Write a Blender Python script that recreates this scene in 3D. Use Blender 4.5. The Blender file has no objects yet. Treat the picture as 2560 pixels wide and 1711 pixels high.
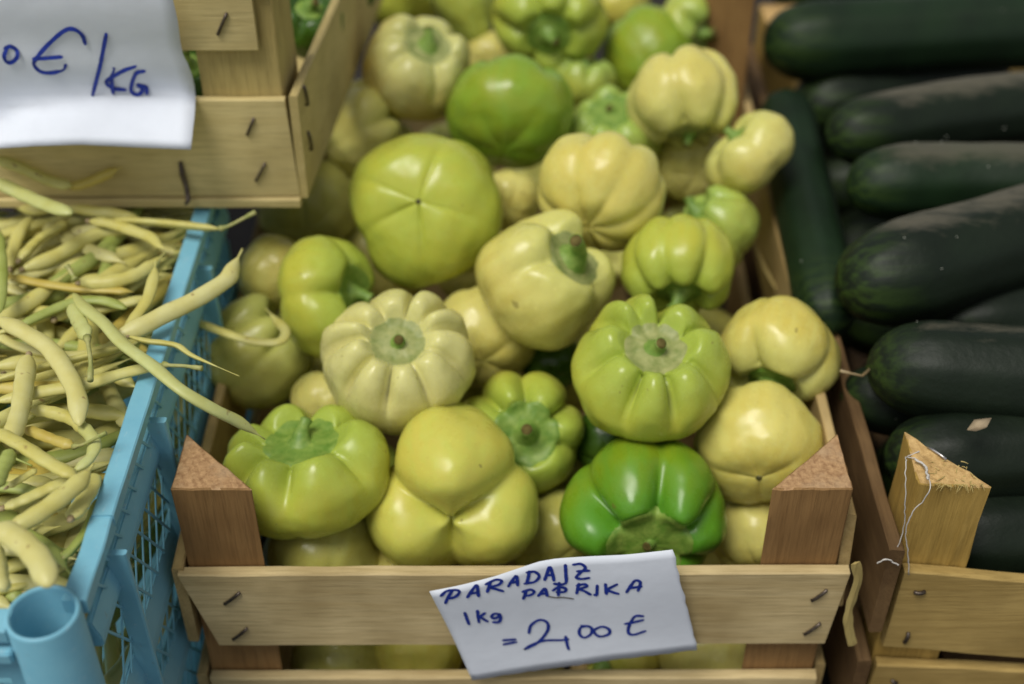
import bpy, bmesh, math, random
import numpy as np
from mathutils import Vector, Matrix, noise

# ------------------------------------------------------------------ camera, sky, light
scene = bpy.context.scene
COL = scene.collection
cam_data = bpy.data.cameras.new('camera')
cam_data.lens = 46.86
cam_data.sensor_width = 36.0
cam_data.clip_start = 0.02
cam_data.clip_end = 100.0
cam = bpy.data.objects.new('camera', cam_data)
cam.location = (0.0, -0.544, 0.803)
cam.rotation_euler = (math.radians(90 - 38.9), 0.0, 0.0)
COL.objects.link(cam)
scene.camera = cam
cam_data.dof.use_dof = True
cam_data.dof.focus_distance = 0.765
cam_data.dof.aperture_fstop = 3.3

SUN_EL, SUN_AZ = math.radians(66), math.radians(225)     # azimuth clockwise from +Y
world = bpy.data.worlds.new('World')
scene.world = world
world.use_nodes = True
nt = world.node_tree
sky = nt.nodes.new('ShaderNodeTexSky')
sky.sky_type = 'NISHITA'
sky.sun_disc = False
sky.sun_elevation = SUN_EL
sky.sun_rotation = SUN_AZ
sky.dust_density = 1.0
sky.air_density = 1.0
sky.ozone_density = 1.0
hs = nt.nodes.new('ShaderNodeHueSaturation')             # an overcast sky is greyer
hs.inputs['Saturation'].default_value = 0.18
nt.links.new(sky.outputs[0], hs.inputs['Color'])
bg = nt.nodes['Background']
bg.inputs['Strength'].default_value = 0.055
nt.links.new(hs.outputs[0], bg.inputs['Color'])

sun_data = bpy.data.lights.new('sun', 'SUN')
sun_data.energy = 1.5
sun_data.angle = math.radians(27)
sun_data.color = (1.0, 0.965, 0.885)
sun = bpy.data.objects.new('sun', sun_data)
sd = Vector((math.sin(SUN_AZ) * math.cos(SUN_EL), math.cos(SUN_AZ) * math.cos(SUN_EL), math.sin(SUN_EL)))
sun.rotation_euler = sd.to_track_quat('Z', 'Y').to_euler()
sun.location = sd * 3
COL.objects.link(sun)

vs = scene.view_settings
vs.view_transform = 'Standard'
vs.look = 'None'
vs.gamma = 1.0
vs.exposure = 0.80
vs.use_curve_mapping = False
scene.cycles.max_bounces = 8
scene.cycles.use_denoising = True

# ------------------------------------------------------------------ helpers
def tag(o, label=None, cat=None, group=None, kind=None):
    if label: o['label'] = label
    if cat: o['category'] = cat
    if group: o['group'] = group
    if kind: o['kind'] = kind
    return o

def link(name, me, mat, parent=None, smooth=True, loc=None, rot=None):
    o = bpy.data.objects.new(name, me)
    if mat is not None and len(me.materials) == 0:
        me.materials.append(mat)
    if smooth:
        me.polygons.foreach_set('use_smooth', [True] * len(me.polygons))
    COL.objects.link(o)
    if parent is not None:
        o.parent = parent
    if loc is not None:
        o.location = loc
    if rot is not None:
        o.rotation_euler = rot
    return o

def empty(name, loc=(0, 0, 0)):
    o = bpy.data.objects.new(name, None)
    o.empty_display_size = 0.02
    o.location = loc
    COL.objects.link(o)
    return o

def mesh(name, v, f):
    me = bpy.data.meshes.new(name)
    me.from_pydata([tuple(p) for p in v], [], f)
    me.update()
    return me

def catmull(pts, n):
    P = [Vector(p) for p in pts]
    if len(P) == 2:
        return [P[0].lerp(P[1], i / (n - 1)) for i in range(n)]
    P = [P[0] * 2 - P[1]] + P + [P[-1] * 2 - P[-2]]
    L = [0.0]
    for a, b in zip(P[1:-1], P[2:-1]):
        L.append(L[-1] + (b - a).length)
    out = []
    for i in range(n):
        d = L[-1] * i / (n - 1)
        k = 0
        while k < len(L) - 2 and d > L[k + 1]:
            k += 1
        t = (d - L[k]) / max(L[k + 1] - L[k], 1e-9)
        a, b, c_, e = P[k], P[k + 1], P[k + 2], P[k + 3]
        out.append(0.5 * ((2 * b) + (c_ - a) * t + (2 * a - 5 * b + 4 * c_ - e) * t * t + (3 * b - a - 3 * c_ + e) * t ** 3))
    return out

def tube_data(path, radii, sides=10, flat=1.0, flatdir=None, cap=True, lens=0.0):
    V, Fc = [], []
    n = len(path)
    N = None
    for i, p in enumerate(path):
        T = (path[min(i + 1, n - 1)] - path[max(i - 1, 0)])
        T = T.normalized() if T.length > 1e-9 else Vector((0, 0, 1))
        if N is None:
            ref = Vector(flatdir) if flatdir is not None else Vector((0, 0, 1))
            if abs(ref.dot(T)) > 0.95:
                ref = Vector((0, 1, 0))
            N = (ref - T * ref.dot(T)).normalized()
        else:
            N = (N - T * N.dot(T)).normalized()
        Bn = T.cross(N)
        for k in range(sides):
            a = 2 * math.pi * k / sides
            pin = 1.0 + lens * (abs(math.sin(a)) ** 3 - 0.5)
            V.append(p + (N * math.cos(a) * flat + Bn * math.sin(a) * pin) * radii[i])
    for i in range(n - 1):
        for k in range(sides):
            k2 = (k + 1) % sides
            Fc.append((i * sides + k, i * sides + k2, (i + 1) * sides + k2, (i + 1) * sides + k))
    if cap:
        Fc.append(tuple(range(sides - 1, -1, -1)))
        Fc.append(tuple((n - 1) * sides + k for k in range(sides)))
    return V, Fc

def tube(name, path, radii, mat, parent=None, sides=10, flat=1.0, flatdir=None, smooth=True, lens=0.0):
    V, Fc = tube_data([Vector(p) for p in path], radii, sides, flat, flatdir, True, lens)
    return link(name, mesh(name, V, Fc), mat, parent, smooth)

# ------------------------------------------------------------------ materials
def newmat(name):
    m = bpy.data.materials.new(name)
    m.use_nodes = True
    t = m.node_tree
    return m, t, t.nodes['Principled BSDF']

def nd(t, typ, **kw):
    n = t.nodes.new(typ)
    for k, v in kw.items():
        if k in n.inputs.keys():
            n.inputs[k].default_value = v
        else:
            setattr(n, k, v)
    return n

def ramp(t, fac, stops):
    r = t.nodes.new('ShaderNodeValToRGB')
    e = r.color_ramp.elements
    while len(e) < len(stops):
        e.new(0.5)
    for el, (pos, colr) in zip(e, stops):
        el.position = pos
        el.color = (*colr, 1) if len(colr) == 3 else colr
    t.links.new(fac, r.inputs['Fac'])
    return r.outputs['Color']

def mixc(t, fac, a, b, blend='MIX'):
    n = t.nodes.new('ShaderNodeMix')
    n.data_type = 'RGBA'
    n.blend_type = blend
    if isinstance(fac, (int, float)):
        n.inputs[0].default_value = fac
    else:
        t.links.new(fac, n.inputs[0])
    for s, v in ((6, a), (7, b)):
        if isinstance(v, tuple):
            n.inputs[s].default_value = (*v, 1)
        else:
            t.links.new(v, n.inputs[s])
    return n.outputs[2]

def coords(t, scale=(1, 1, 1), loc=(0, 0, 0)):
    tc = t.nodes.new('ShaderNodeTexCoord')
    mp = t.nodes.new('ShaderNodeMapping')
    mp.inputs['Scale'].default_value = scale
    mp.inputs['Location'].default_value = loc
    t.links.new(tc.outputs['Object'], mp.inputs['Vector'])
    return mp.outputs['Vector']

def noise_fac(t, vec, scale, detail=3.0, rough=0.5, dist=0.0):
    n = t.nodes.new('ShaderNodeTexNoise')
    n.inputs['Scale'].default_value = scale
    n.inputs['Detail'].default_value = detail
    n.inputs['Roughness'].default_value = rough
    n.inputs['Distortion'].default_value = dist
    t.links.new(vec, n.inputs['Vector'])
    return n.outputs['Fac']

def bump(t, b, height, strength, dist=0.001):
    n = t.nodes.new('ShaderNodeBump')
    n.inputs['Strength'].default_value = strength
    n.inputs['Distance'].default_value = dist
    t.links.new(height, n.inputs['Height'])
    t.links.new(n.outputs['Normal'], b.inputs['Normal'])

def wood(name, ca, cb, axis, stain=(0.05, 0.03, 0.015), rough=0.65, grain=1.0):
    """long-grained wood, the grain running along the given axis"""
    m, t, b = newmat(name)
    sc = {'x': (2.5, 60, 60), 'y': (60, 2.5, 60), 'z': (60, 60, 2.5)}[axis]
    v = coords(t, sc)
    g = noise_fac(t, v, 1.6 * grain, 7, 0.66, 1.2)
    v2 = coords(t, (1, 1, 1), (3.1, 1.7, 0.4))
    big = noise_fac(t, v2, 14, 3, 0.5)
    fine = noise_fac(t, coords(t, tuple(q * 4 for q in sc)), 3.0, 4, 0.7)
    c0 = ramp(t, g, [(0.3, ca), (0.72, cb)])
    c1 = mixc(t, 0.45, c0, ramp(t, big, [(0.35, tuple(q * 0.60 for q in ca)), (0.65, tuple(min(1, q * 1.15) for q in cb))]))
    line = ramp(t, g, [(0.27, (1, 1, 1)), (0.33, (0, 0, 0))])
    c2 = mixc(t, ramp(t, fine, [(0.46, (0, 0, 0)), (0.70, (0.6, 0.6, 0.6))]), c1, tuple(q * 0.6 for q in ca))
    c3 = mixc(t, mixc(t, 0.45, (0, 0, 0), line), c2, stain)
    t.links.new(c3, b.inputs['Base Color'])
    b.inputs['Roughness'].default_value = rough
    b.inputs['Specular IOR Level'].default_value = 0.25
    bump(t, b, fine, 0.5, 0.0006)
    return m

def endgrain(name, ca, cb, speck):
    m, t, b = newmat(name)
    v = coords(t)
    n1 = noise_fac(t, v, 260, 5, 0.75)
    n2 = noise_fac(t, v, 45, 3, 0.6)
    c0 = ramp(t, n1, [(0.25, ca), (0.60, cb)])
    wv = t.nodes.new('ShaderNodeTexWave')
    wv.wave_type = 'RINGS'; wv.rings_direction = 'Z'
    wv.inputs['Scale'].default_value = 70; wv.inputs['Distortion'].default_value = 3.0; wv.inputs['Detail'].default_value = 3.0
    t.links.new(coords(t, (1, 1, 1), (0.33, 0.06, 0)), wv.inputs['Vector'])
    c0 = mixc(t, 0.13, c0, ramp(t, wv.outputs['Fac'], [(0.2, ca), (0.7, cb)]))
    c1 = mixc(t, ramp(t, n2, [(0.5, (0, 0, 0)), (0.68, (0.6, 0.6, 0.6))]), c0, speck)
    t.links.new(c1, b.inputs['Base Color'])
    b.inputs['Roughness'].default_value = 0.85
    b.inputs['Specular IOR Level'].default_value = 0.15
    bump(t, b, n1, 0.9, 0.0012)
    return m

PINE_X = wood('pine_slat_long', (0.46, 0.335, 0.145), (0.66, 0.53, 0.29), 'x')
PINE_Y = wood('pine_slat_deep', (0.37, 0.25, 0.09), (0.54, 0.40, 0.185), 'y')
PALE_X = wood('poplar_slat_long', (0.52, 0.405, 0.165), (0.64, 0.53, 0.255), 'x', grain=0.5)
PALE_Y = wood('poplar_slat_deep', (0.46, 0.355, 0.13), (0.57, 0.46, 0.205), 'y', grain=0.5)
PALE_Z = wood('poplar_post', (0.40, 0.30, 0.10), (0.52, 0.41, 0.16), 'z', grain=0.5)
RED_Z = wood('red_brown_post', (0.215, 0.112, 0.038), (0.32, 0.185, 0.070), 'z', stain=(0.11, 0.045, 0.012), grain=0.6)
GOLD_Z = wood('golden_post', (0.38, 0.235, 0.05), (0.52, 0.345, 0.095), 'z', grain=0.7)
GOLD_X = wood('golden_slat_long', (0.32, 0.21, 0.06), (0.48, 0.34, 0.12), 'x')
GOLD_Y_SHADE = wood('golden_slat_deep_shade', (0.10, 0.055, 0.022), (0.20, 0.12, 0.05), 'y')  # golden wood darkened: the shade on the left wall is put into its colour
SAWN_RED = endgrain('sawn_red_end', (0.17, 0.08, 0.035), (0.50, 0.31, 0.155), (0.46, 0.33, 0.20))
SAWN_GOLD = endgrain('sawn_golden_end', (0.32, 0.18, 0.06), (0.62, 0.42, 0.18), (0.16, 0.09, 0.03))

def plain(name, colr, rough=0.5, spec=0.5, metal=0.0, var=0.0, scale=60):
    m, t, b = newmat(name)
    if var:
        f = noise_fac(t, coords(t), scale, 4, 0.6)
        c0 = ramp(t, f, [(0.3, tuple(max(0, q * (1 - var)) for q in colr)), (0.7, tuple(min(1, q * (1 + var)) for q in colr))])
        t.links.new(c0, b.inputs['Base Color'])
    else:
        b.inputs['Base Color'].default_value = (*colr, 1)
    b.inputs['Roughness'].default_value = rough
    b.inputs['Specular IOR Level'].default_value = spec
    b.inputs['Metallic'].default_value = metal
    return m

STAPLE = plain('rusty_staple', (0.10, 0.08, 0.065), 0.42, 0.5, 0.8, 0.4, 400)
STEEL = plain('bright_staple', (0.45, 0.43, 0.42), 0.35, 0.5, 1.0)
INK = plain('blue_ink', (0.014, 0.035, 0.27), 0.55, 0.3, 0, 0.35, 500)
PENCIL = plain('pencil_line', (0.14, 0.13, 0.12), 0.7, 0.2)
THREAD = plain('white_thread', (0.55, 0.52, 0.48), 0.9, 0.1)
COUNTER = plain('dark_counter', (0.018, 0.014, 0.012), 0.7, 0.3, 0, 0.4, 30)

def paper_mat(name, colr):
    m, t, b = newmat(name)
    f = noise_fac(t, coords(t), 35, 4, 0.6)
    c0 = ramp(t, f, [(0.3, tuple(q * 0.93 for q in colr)), (0.7, colr)])
    t.links.new(c0, b.inputs['Base Color'])
    b.inputs['Roughness'].default_value = 0.8
    b.inputs['Specular IOR Level'].default_value = 0.2
    cr = noise_fac(t, coords(t, (1, 1, 1), (4, 4, 4)), 16, 2, 0.4, 1.5)
    hgt = t.nodes.new('ShaderNodeMath'); hgt.operation = 'ADD'
    t.links.new(f, hgt.inputs[0]); t.links.new(cr, hgt.inputs[1])
    bump(t, b, hgt.outputs[0], 0.22, 0.002)
    return m
PAPER_MAT = paper_mat('white_paper', (0.73, 0.77, 0.85))

def plastic_mat():
    m, t, b = newmat('blue_plastic')
    v = coords(t)
    f = noise_fac(t, v, 30, 4, 0.65)
    sc = noise_fac(t, coords(t, (1, 1, 1), (5, 2, 1)), 120, 4, 0.7)
    c0 = ramp(t, f, [(0.3, (0.16, 0.41, 0.54)), (0.7, (0.21, 0.48, 0.60))])
    c1 = mixc(t, ramp(t, sc, [(0.64, (0, 0, 0)), (0.74, (0.55, 0.55, 0.55))]), c0, (0.19, 0.24, 0.24))
    wear = noise_fac(t, coords(t, (1, 0.35, 1), (9, 1, 3)), 210, 5, 0.75)
    c1 = mixc(t, ramp(t, wear, [(0.60, (0, 0, 0)), (0.70, (0.5, 0.5, 0.5))]), c1, (0.42, 0.56, 0.62))
    t.links.new(c1, b.inputs['Base Color'])
    b.inputs['Roughness'].default_value = 0.42
    b.inputs['Subsurface Weight'].default_value = 0.08
    b.inputs['Subsurface Radius'].default_value = (0.002, 0.004, 0.005)
    bump(t, b, sc, 0.12, 0.0006)
    return m
BLUE = plastic_mat()

PCOL = {
    #            main                second              near the stem
    'cream':   ((0.63, 0.572, 0.175), (0.58, 0.50, 0.12), (0.56, 0.55, 0.16)),
    'white':   ((0.66, 0.605, 0.25), (0.61, 0.54, 0.185), (0.60, 0.575, 0.22)),
    'yellow':  ((0.62, 0.55, 0.11), (0.57, 0.49, 0.09), (0.48, 0.50, 0.09)),
    'butter':  ((0.64, 0.565, 0.15), (0.59, 0.49, 0.10), (0.55, 0.54, 0.16)),
    'blush':   ((0.60, 0.54, 0.19), (0.57, 0.40, 0.07), (0.52, 0.52, 0.19)),
    'chart':   ((0.54, 0.54, 0.10), (0.56, 0.50, 0.085), (0.44, 0.50, 0.085)),
    'lime':    ((0.43, 0.46, 0.058), (0.46, 0.44, 0.052), (0.34, 0.43, 0.06)),
    'apple':   ((0.41, 0.465, 0.058), (0.44, 0.45, 0.055), (0.34, 0.43, 0.055)),
    'pale':    ((0.40, 0.46, 0.08), (0.41, 0.43, 0.065), (0.31, 0.43, 0.085)),
    'green':   ((0.20, 0.33, 0.025), (0.27, 0.33, 0.024), (0.17, 0.32, 0.03)),
    'bright':  ((0.11, 0.27, 0.012), (0.22, 0.28, 0.012), (0.08, 0.25, 0.016)),
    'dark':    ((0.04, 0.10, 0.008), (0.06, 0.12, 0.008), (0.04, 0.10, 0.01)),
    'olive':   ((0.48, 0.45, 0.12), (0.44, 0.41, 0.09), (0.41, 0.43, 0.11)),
}
_pm = {}
def pepper_mat(key, variant=0):
    if (key, variant) in _pm:
        return _pm[(key, variant)]
    a, b2, st = PCOL[key]
    m, t, b = newmat('pepper_skin_%s_%d' % (key, variant))
    off = (variant * 7.3, variant * 3.1, variant * 1.7)
    f = noise_fac(t, coords(t, (1, 1, 1), off), 16, 2, 0.5)
    fine = noise_fac(t, coords(t, (1, 1, 1), off), 90, 4, 0.6)
    spots = noise_fac(t, coords(t, (1, 1, 1), off), 150, 1, 0.3)
    at = t.nodes.new('ShaderNodeAttribute')
    at.attribute_name = 'axial'
    c0 = ramp(t, f, [(0.36, a), (0.66, b2)])
    c1 = mixc(t, ramp(t, at.outputs['Fac'], [(0.55, (0, 0, 0)), (0.95, (1, 1, 1))]), c0, st)
    c2 = mixc(t, ramp(t, fine, [(0.35, (0.10, 0.10, 0.10)), (0.65, (0, 0, 0))]), c1, tuple(q * 0.7 for q in b2))
    stk = noise_fac(t, coords(t, (1, 1, 0.10), off), 130, 4, 0.65)
    c2 = mixc(t, ramp(t, stk, [(0.42, (0, 0, 0)), (0.70, (0.45, 0.45, 0.45))]), c2, tuple(min(1, q * 1.12 + 0.012) for q in st))
    scr = noise_fac(t, coords(t, (1, 1, 1), tuple(q + 11 for q in off)), 38, 6, 0.75)
    c2 = mixc(t, ramp(t, scr, [(0.69, (0, 0, 0)), (0.76, (0.5, 0.5, 0.5))]), c2, (0.34, 0.25, 0.09))
    tiny = noise_fac(t, coords(t, (1, 1, 1), off), 420, 2, 0.5)
    c2 = mixc(t, ramp(t, tiny, [(0.62, (0, 0, 0)), (0.75, (0.22, 0.22, 0.22))]), c2, tuple(min(1, q * 1.35 + 0.03) for q in a))
    c3 = mixc(t, ramp(t, spots, [(0.775, (0, 0, 0)), (0.80, (0.55, 0.55, 0.55))]), c2, (0.16, 0.12, 0.03))
    t.links.new(c3, b.inputs['Base Color'])
    b.inputs['Roughness'].default_value = 0.30 if key not in ('cream', 'white', 'blush') else 0.36
    rr = ramp(t, fine, [(0.3, (0.22, 0.22, 0.22)), (0.7, (0.38, 0.38, 0.38))])
    t.links.new(rr, b.inputs['Roughness'])
    b.inputs['Specular IOR Level'].default_value = 0.36
    b.inputs['Subsurface Weight'].default_value = 0.22
    b.inputs['Subsurface Radius'].default_value = (0.009, 0.008, 0.0015)
    bump(t, b, fine, 0.06, 0.001)
    _pm[(key, variant)] = m
    return m

def stem_mat(name, ca, cb, rough=0.5, spec=0.4):
    m, t, b = newmat(name)
    f = noise_fac(t, coords(t), 140, 4, 0.65)
    t.links.new(ramp(t, f, [(0.32, ca), (0.68, cb)]), b.inputs['Base Color'])
    b.inputs['Roughness'].default_value = rough
    b.inputs['Specular IOR Level'].default_value = spec
    bump(t, b, f, 0.35, 0.0015)
    return m
STEM = stem_mat('pepper_stem', (0.10, 0.21, 0.025), (0.24, 0.34, 0.07))
CALYX = stem_mat('pepper_calyx', (0.19, 0.235, 0.06), (0.36, 0.37, 0.14))
CALYX_G = stem_mat('pepper_calyx_green', (0.11, 0.22, 0.025), (0.24, 0.34, 0.06))
CUT = stem_mat('dry_cut_stem', (0.055, 0.045, 0.012), (0.17, 0.135, 0.045), 0.9, 0.05)
SCAR = stem_mat('blossom_scar', (0.03, 0.03, 0.008), (0.09, 0.08, 0.02))

BCOL = {'wax': ((0.57, 0.54, 0.19), (0.52, 0.465, 0.115)), 'cream': ((0.61, 0.58, 0.25), (0.56, 0.51, 0.17)),
        'gold': ((0.52, 0.43, 0.10), (0.46, 0.35, 0.06)), 'green': ((0.36, 0.41, 0.11), (0.28, 0.33, 0.065)),
        'lime': ((0.50, 0.53, 0.21), (0.46, 0.46, 0.14))}
def bean_mat(key):
    a, b2 = BCOL[key]
    m, t, b = newmat('bean_' + key)
    f = noise_fac(t, coords(t), 55, 3, 0.55)
    s = noise_fac(t, coords(t, (1, 1, 1), (2, 4, 6)), 130, 2, 0.5)
    c0 = ramp(t, f, [(0.35, a), (0.68, b2)])
    c1 = mixc(t, ramp(t, s, [(0.69, (0, 0, 0)), (0.77, (0.75, 0.75, 0.75))]), c0, (0.22, 0.12, 0.035))
    t.links.new(c1, b.inputs['Base Color'])
    b.inputs['Roughness'].default_value = 0.48
    b.inputs['Subsurface Weight'].default_value = 0.15
    b.inputs['Subsurface Radius'].default_value = (0.003, 0.003, 0.001)
    bump(t, b, noise_fac(t, coords(t), 300, 3, 0.6), 0.2, 0.0006)
    return m
BM = {k: bean_mat(k) for k in BCOL}
BSTEM = stem_mat('bean_stem', (0.24, 0.28, 0.06), (0.42, 0.40, 0.16))
BDRY = stem_mat('bean_dry_tip', (0.22, 0.14, 0.06), (0.45, 0.36, 0.20))

def cucumber_mat(name, dark, mid, tan_amount):
    m, t, b = newmat(name)
    v = coords(t)
    f = noise_fac(t, v, 22, 4, 0.6)
    fine = noise_fac(t, v, 170, 4, 0.7)
    streak = noise_fac(t, coords(t, (12, 160, 160)), 1.0, 3, 0.6)
    ax = t.nodes.new('ShaderNodeAttribute'); ax.attribute_name = 'tip'
    be = t.nodes.new('ShaderNodeAttribute'); be.attribute_name = 'belly'
    c0 = ramp(t, f, [(0.3, dark), (0.7, mid)])
    mul = t.nodes.new('ShaderNodeMath'); mul.operation = 'MULTIPLY'
    t.links.new(ax.outputs['Fac'], mul.inputs[0])
    t.links.new(ramp(t, streak, [(0.42, (0, 0, 0)), (0.6, (1, 1, 1))]), mul.inputs[1])
    c1 = mixc(t, mul.outputs[0], c0, (0.026, 0.050, 0.009))
    add = t.nodes.new('ShaderNodeMath'); add.operation = 'ADD'
    t.links.new(be.outputs['Fac'], add.inputs[0])
    sub = t.nodes.new('ShaderNodeMath'); sub.operation = 'MULTIPLY_ADD'
    t.links.new(noise_fac(t, coords(t, (0.35, 1, 1)), 85, 5, 0.7), sub.inputs[0])
    sub.inputs[1].default_value = 1.2; sub.inputs[2].default_value = -0.6
    t.links.new(sub.outputs[0], add.inputs[1])
    tanm = ramp(t, add.outputs[0], [(0.45, (0, 0, 0)), (0.85, (tan_amount * 0.65,) * 3)])
    c2 = mixc(t, tanm, c1, (0.135, 0.12, 0.085))
    t.links.new(c2, b.inputs['Base Color'])
    b.inputs['Roughness'].default_value = 0.5
    b.inputs['Specular IOR Level'].default_value = 0.25
    bump(t, b, fine, 0.35, 0.0012)
    return m
CUC = cucumber_mat('cucumber_skin', (0.0045, 0.009, 0.0045), (0.008, 0.015, 0.007), 0.95)
CUC_G = cucumber_mat('cucumber_green_skin', (0.005, 0.013, 0.005), (0.009, 0.024, 0.008), 0.8)
CUC_N = cucumber_mat('cucumber_plain_skin', (0.004, 0.008, 0.004), (0.007, 0.013, 0.006), 0.0)
WART = plain('cucumber_spine', (0.35, 0.36, 0.30), 0.6)

# ------------------------------------------------------------------ wood building
def beam(name, mat, parent, p0, p1, h, th, up=(0, 0, 1), seg=14, jit=0.0006, seed=0, skew0=0.0, skew1=0.0, bow=0.0, ch=0.0009):
    """a sawn slat from p0 to p1 (centre line): h along up, th across; ends may be cut askew"""
    p0, p1, up = Vector(p0), Vector(p1), Vector(up)
    T = (p1 - p0).normalized()
    up = (up - T * up.dot(T)).normalized()
    S = T.cross(up)
    Lh = (p1 - p0).length
    prof = [(-1, -1, 1, 0), (-1, -1, 0, 1), (-1, 1, 0, -1), (-1, 1, 1, 0), (1, 1, -1, 0), (1, 1, 0, -1), (1, -1, 0, 1), (1, -1, -1, 0)]
    V, Fc = [], []
    for i in range(seg + 1):
        u = i / seg
        c0 = p0 + T * (Lh * u) + S * (bow * math.sin(math.pi * u))
        for (a, b_, da, db) in prof:
            yy = a * th / 2 + da * ch
            zz = b_ * h / 2 + db * ch
            q = Vector((u * Lh * 40 + seed * 9.1, b_ * 3.0 + seed, a * 2.0))
            zz += noise.noise(q) * jit * 1.6
            yy += noise.noise(q + Vector((7, 3, 1))) * jit
            sk = (skew0 * (1 - u) ** 8 + skew1 * u ** 8) * (b_)
            V.append(c0 + S * yy + up * zz + T * (sk + (noise.noise(q * 3) * jit if i in (0, seg) else 0)))
    n = 8
    for i in range(seg):
        for k in range(n):
            k2 = (k + 1) % n
            Fc.append((i * n + k, (i + 1) * n + k, (i + 1) * n + k2, i * n + k2))
    Fc.append(tuple(range(n)))
    Fc.append(tuple(seg * n + k for k in range(n - 1, -1, -1)))
    return link(name, mesh(name, V, Fc), mat, parent, smooth=False)

def tri_post(name, mats, parent, tri, z0, z1, seed=0, rough=0.0006, tilt=(0, 0, 0)):
    """three-cornered corner post, sawn across at the top"""
    bm = bmesh.new()
    lo = [bm.verts.new((x, y, z0)) for x, y in tri]
    hi = [bm.verts.new((x, y, z1 + dz)) for (x, y), dz in zip(tri, tilt)]
    n = 3
    for i in range(n):
        j = (i + 1) % n
        bm.faces.new((lo[i], lo[j], hi[j], hi[i]))
    top = bm.faces.new(hi)
    bm.faces.new(lo[::-1])
    bmesh.ops.recalc_face_normals(bm, faces=bm.faces[:])
    bmesh.ops.bevel(bm, geom=[e for e in bm.edges], offset=0.0009, segments=1, affect='EDGES')
    bmesh.ops.triangulate(bm, faces=[f for f in bm.faces if len(f.verts) > 4 or f.calc_area() > 2e-4])
    long = [e for e in bm.edges if e.calc_length() > 0.012]
    bmesh.ops.subdivide_edges(bm, edges=long, cuts=7, use_grid_fill=True)
    for v in bm.verts:
        q = v.co * 260 + Vector((seed, 0, 0))
        v.co += Vector((noise.noise(q), noise.noise(q + Vector((9, 9, 9))), noise.noise(q + Vector((4, 7, 1))))) * rough
    me = bpy.data.meshes.new(name)
    bm.normal_update()
    for f in bm.faces:
        f.material_index = 1 if f.normal.z > 0.75 else 0
    bm.to_mesh(me)
    bm.free()
    me.materials.append(mats[0])
    me.materials.append(mats[1])
    return link(name, me, None, parent, smooth=False)

def staple(parent, a, b, out=(0, -1, 0), r=0.00085, mat=None):
    """a driven wire staple whose back lies on the wood between a and b"""
    a, b, o = Vector(a), Vector(b), Vector(out)
    pts = [a - o * 0.002, a + o * 0.0006, a.lerp(b, 0.3) + o * 0.0010, a.lerp(b, 0.7) + o * 0.0010, b + o * 0.0006, b - o * 0.002]
    return tube('staple', pts, [r] * 6, mat or STAPLE, parent, 6)

# ------------------------------------------------------------------ the counter they stand on
bm = bmesh.new()
bmesh.ops.create_cube(bm, size=1.0, matrix=Matrix.Translation((0.05, 0.45, -0.022)) @ Matrix.Diagonal((2.4, 2.2, 0.04, 1)))
bmesh.ops.bevel(bm, geom=bm.edges[:], offset=0.004, segments=2, affect='EDGES')
me = bpy.data.meshes.new('stall_counter'); bm.to_mesh(me); bm.free()
tag(link('stall_counter', me, COUNTER, None, False), 'dark stall counter the crates stand on', 'counter', kind='structure')

# ------------------------------------------------------------------ the pepper crate
pc = tag(empty('wooden_crate', (0, 0, 0)), 'pine crate with red-brown corner posts, heaped with pale peppers', 'crate')
for sx in (-1, 1):
    tri_post('corner_post', (RED_Z, SAWN_RED), pc, [(sx * 0.2, 0.0092), (sx * 0.152, 0.0092), (sx * 0.2, 0.0575)], 0.0, 0.246, seed=sx * 3)
    tri_post('corner_post', (RED_Z, SAWN_RED), pc, [(sx * 0.208, 0.575), (sx * 0.160, 0.575), (sx * 0.208, 0.527)], 0.0, 0.246 if sx < 0 else 0.345, seed=sx * 5)
slat_top = beam('front_slat', PINE_X, pc, (-0.1965, 0.0042, 0.1465), (0.2035, 0.0042, 0.1485), 0.068, 0.0078, seed=2, skew0=-0.008, skew1=0.003, jit=0.0007)
slat_low = beam('front_slat', PINE_X, pc, (-0.197, 0.0042, 0.0435), (0.201, 0.0042, 0.0445), 0.070, 0.0078, seed=5, skew0=-0.002)
beam('back_slat', PINE_X, pc, (-0.21, 0.5798, 0.148), (0.21, 0.5798, 0.148), 0.068, 0.0078, seed=7)
beam('back_slat', PINE_X, pc, (-0.21, 0.5798, 0.044), (0.21, 0.5798, 0.044), 0.070, 0.0078, seed=8)
beam('side_slat', PINE_Y, pc, (-0.2052, 0.004, 0.1475), (-0.2128, 0.575, 0.1475), 0.070, 0.007, seed=11)
beam('side_slat', PINE_Y, pc, (-0.2052, 0.004, 0.044), (-0.2128, 0.575, 0.044), 0.070, 0.007, seed=12)
beam('side_slat', PINE_Y, pc, (0.2052, 0.012, 0.180), (0.2140, 0.575, 0.180), 0.070, 0.007, seed=13, skew0=0.006)
beam('side_slat', PINE_Y, pc, (0.2052, 0.012, 0.044), (0.2140, 0.575, 0.044), 0.070, 0.007, seed=14)
for k in range(5):
    beam('base_board', PINE_Y, pc, (-0.158 + k * 0.079, 0.012, 0.0045), (-0.158 + k * 0.079, 0.572, 0.0045), 0.072, 0.006, up=(1, 0, 0), seed=20 + k)
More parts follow.
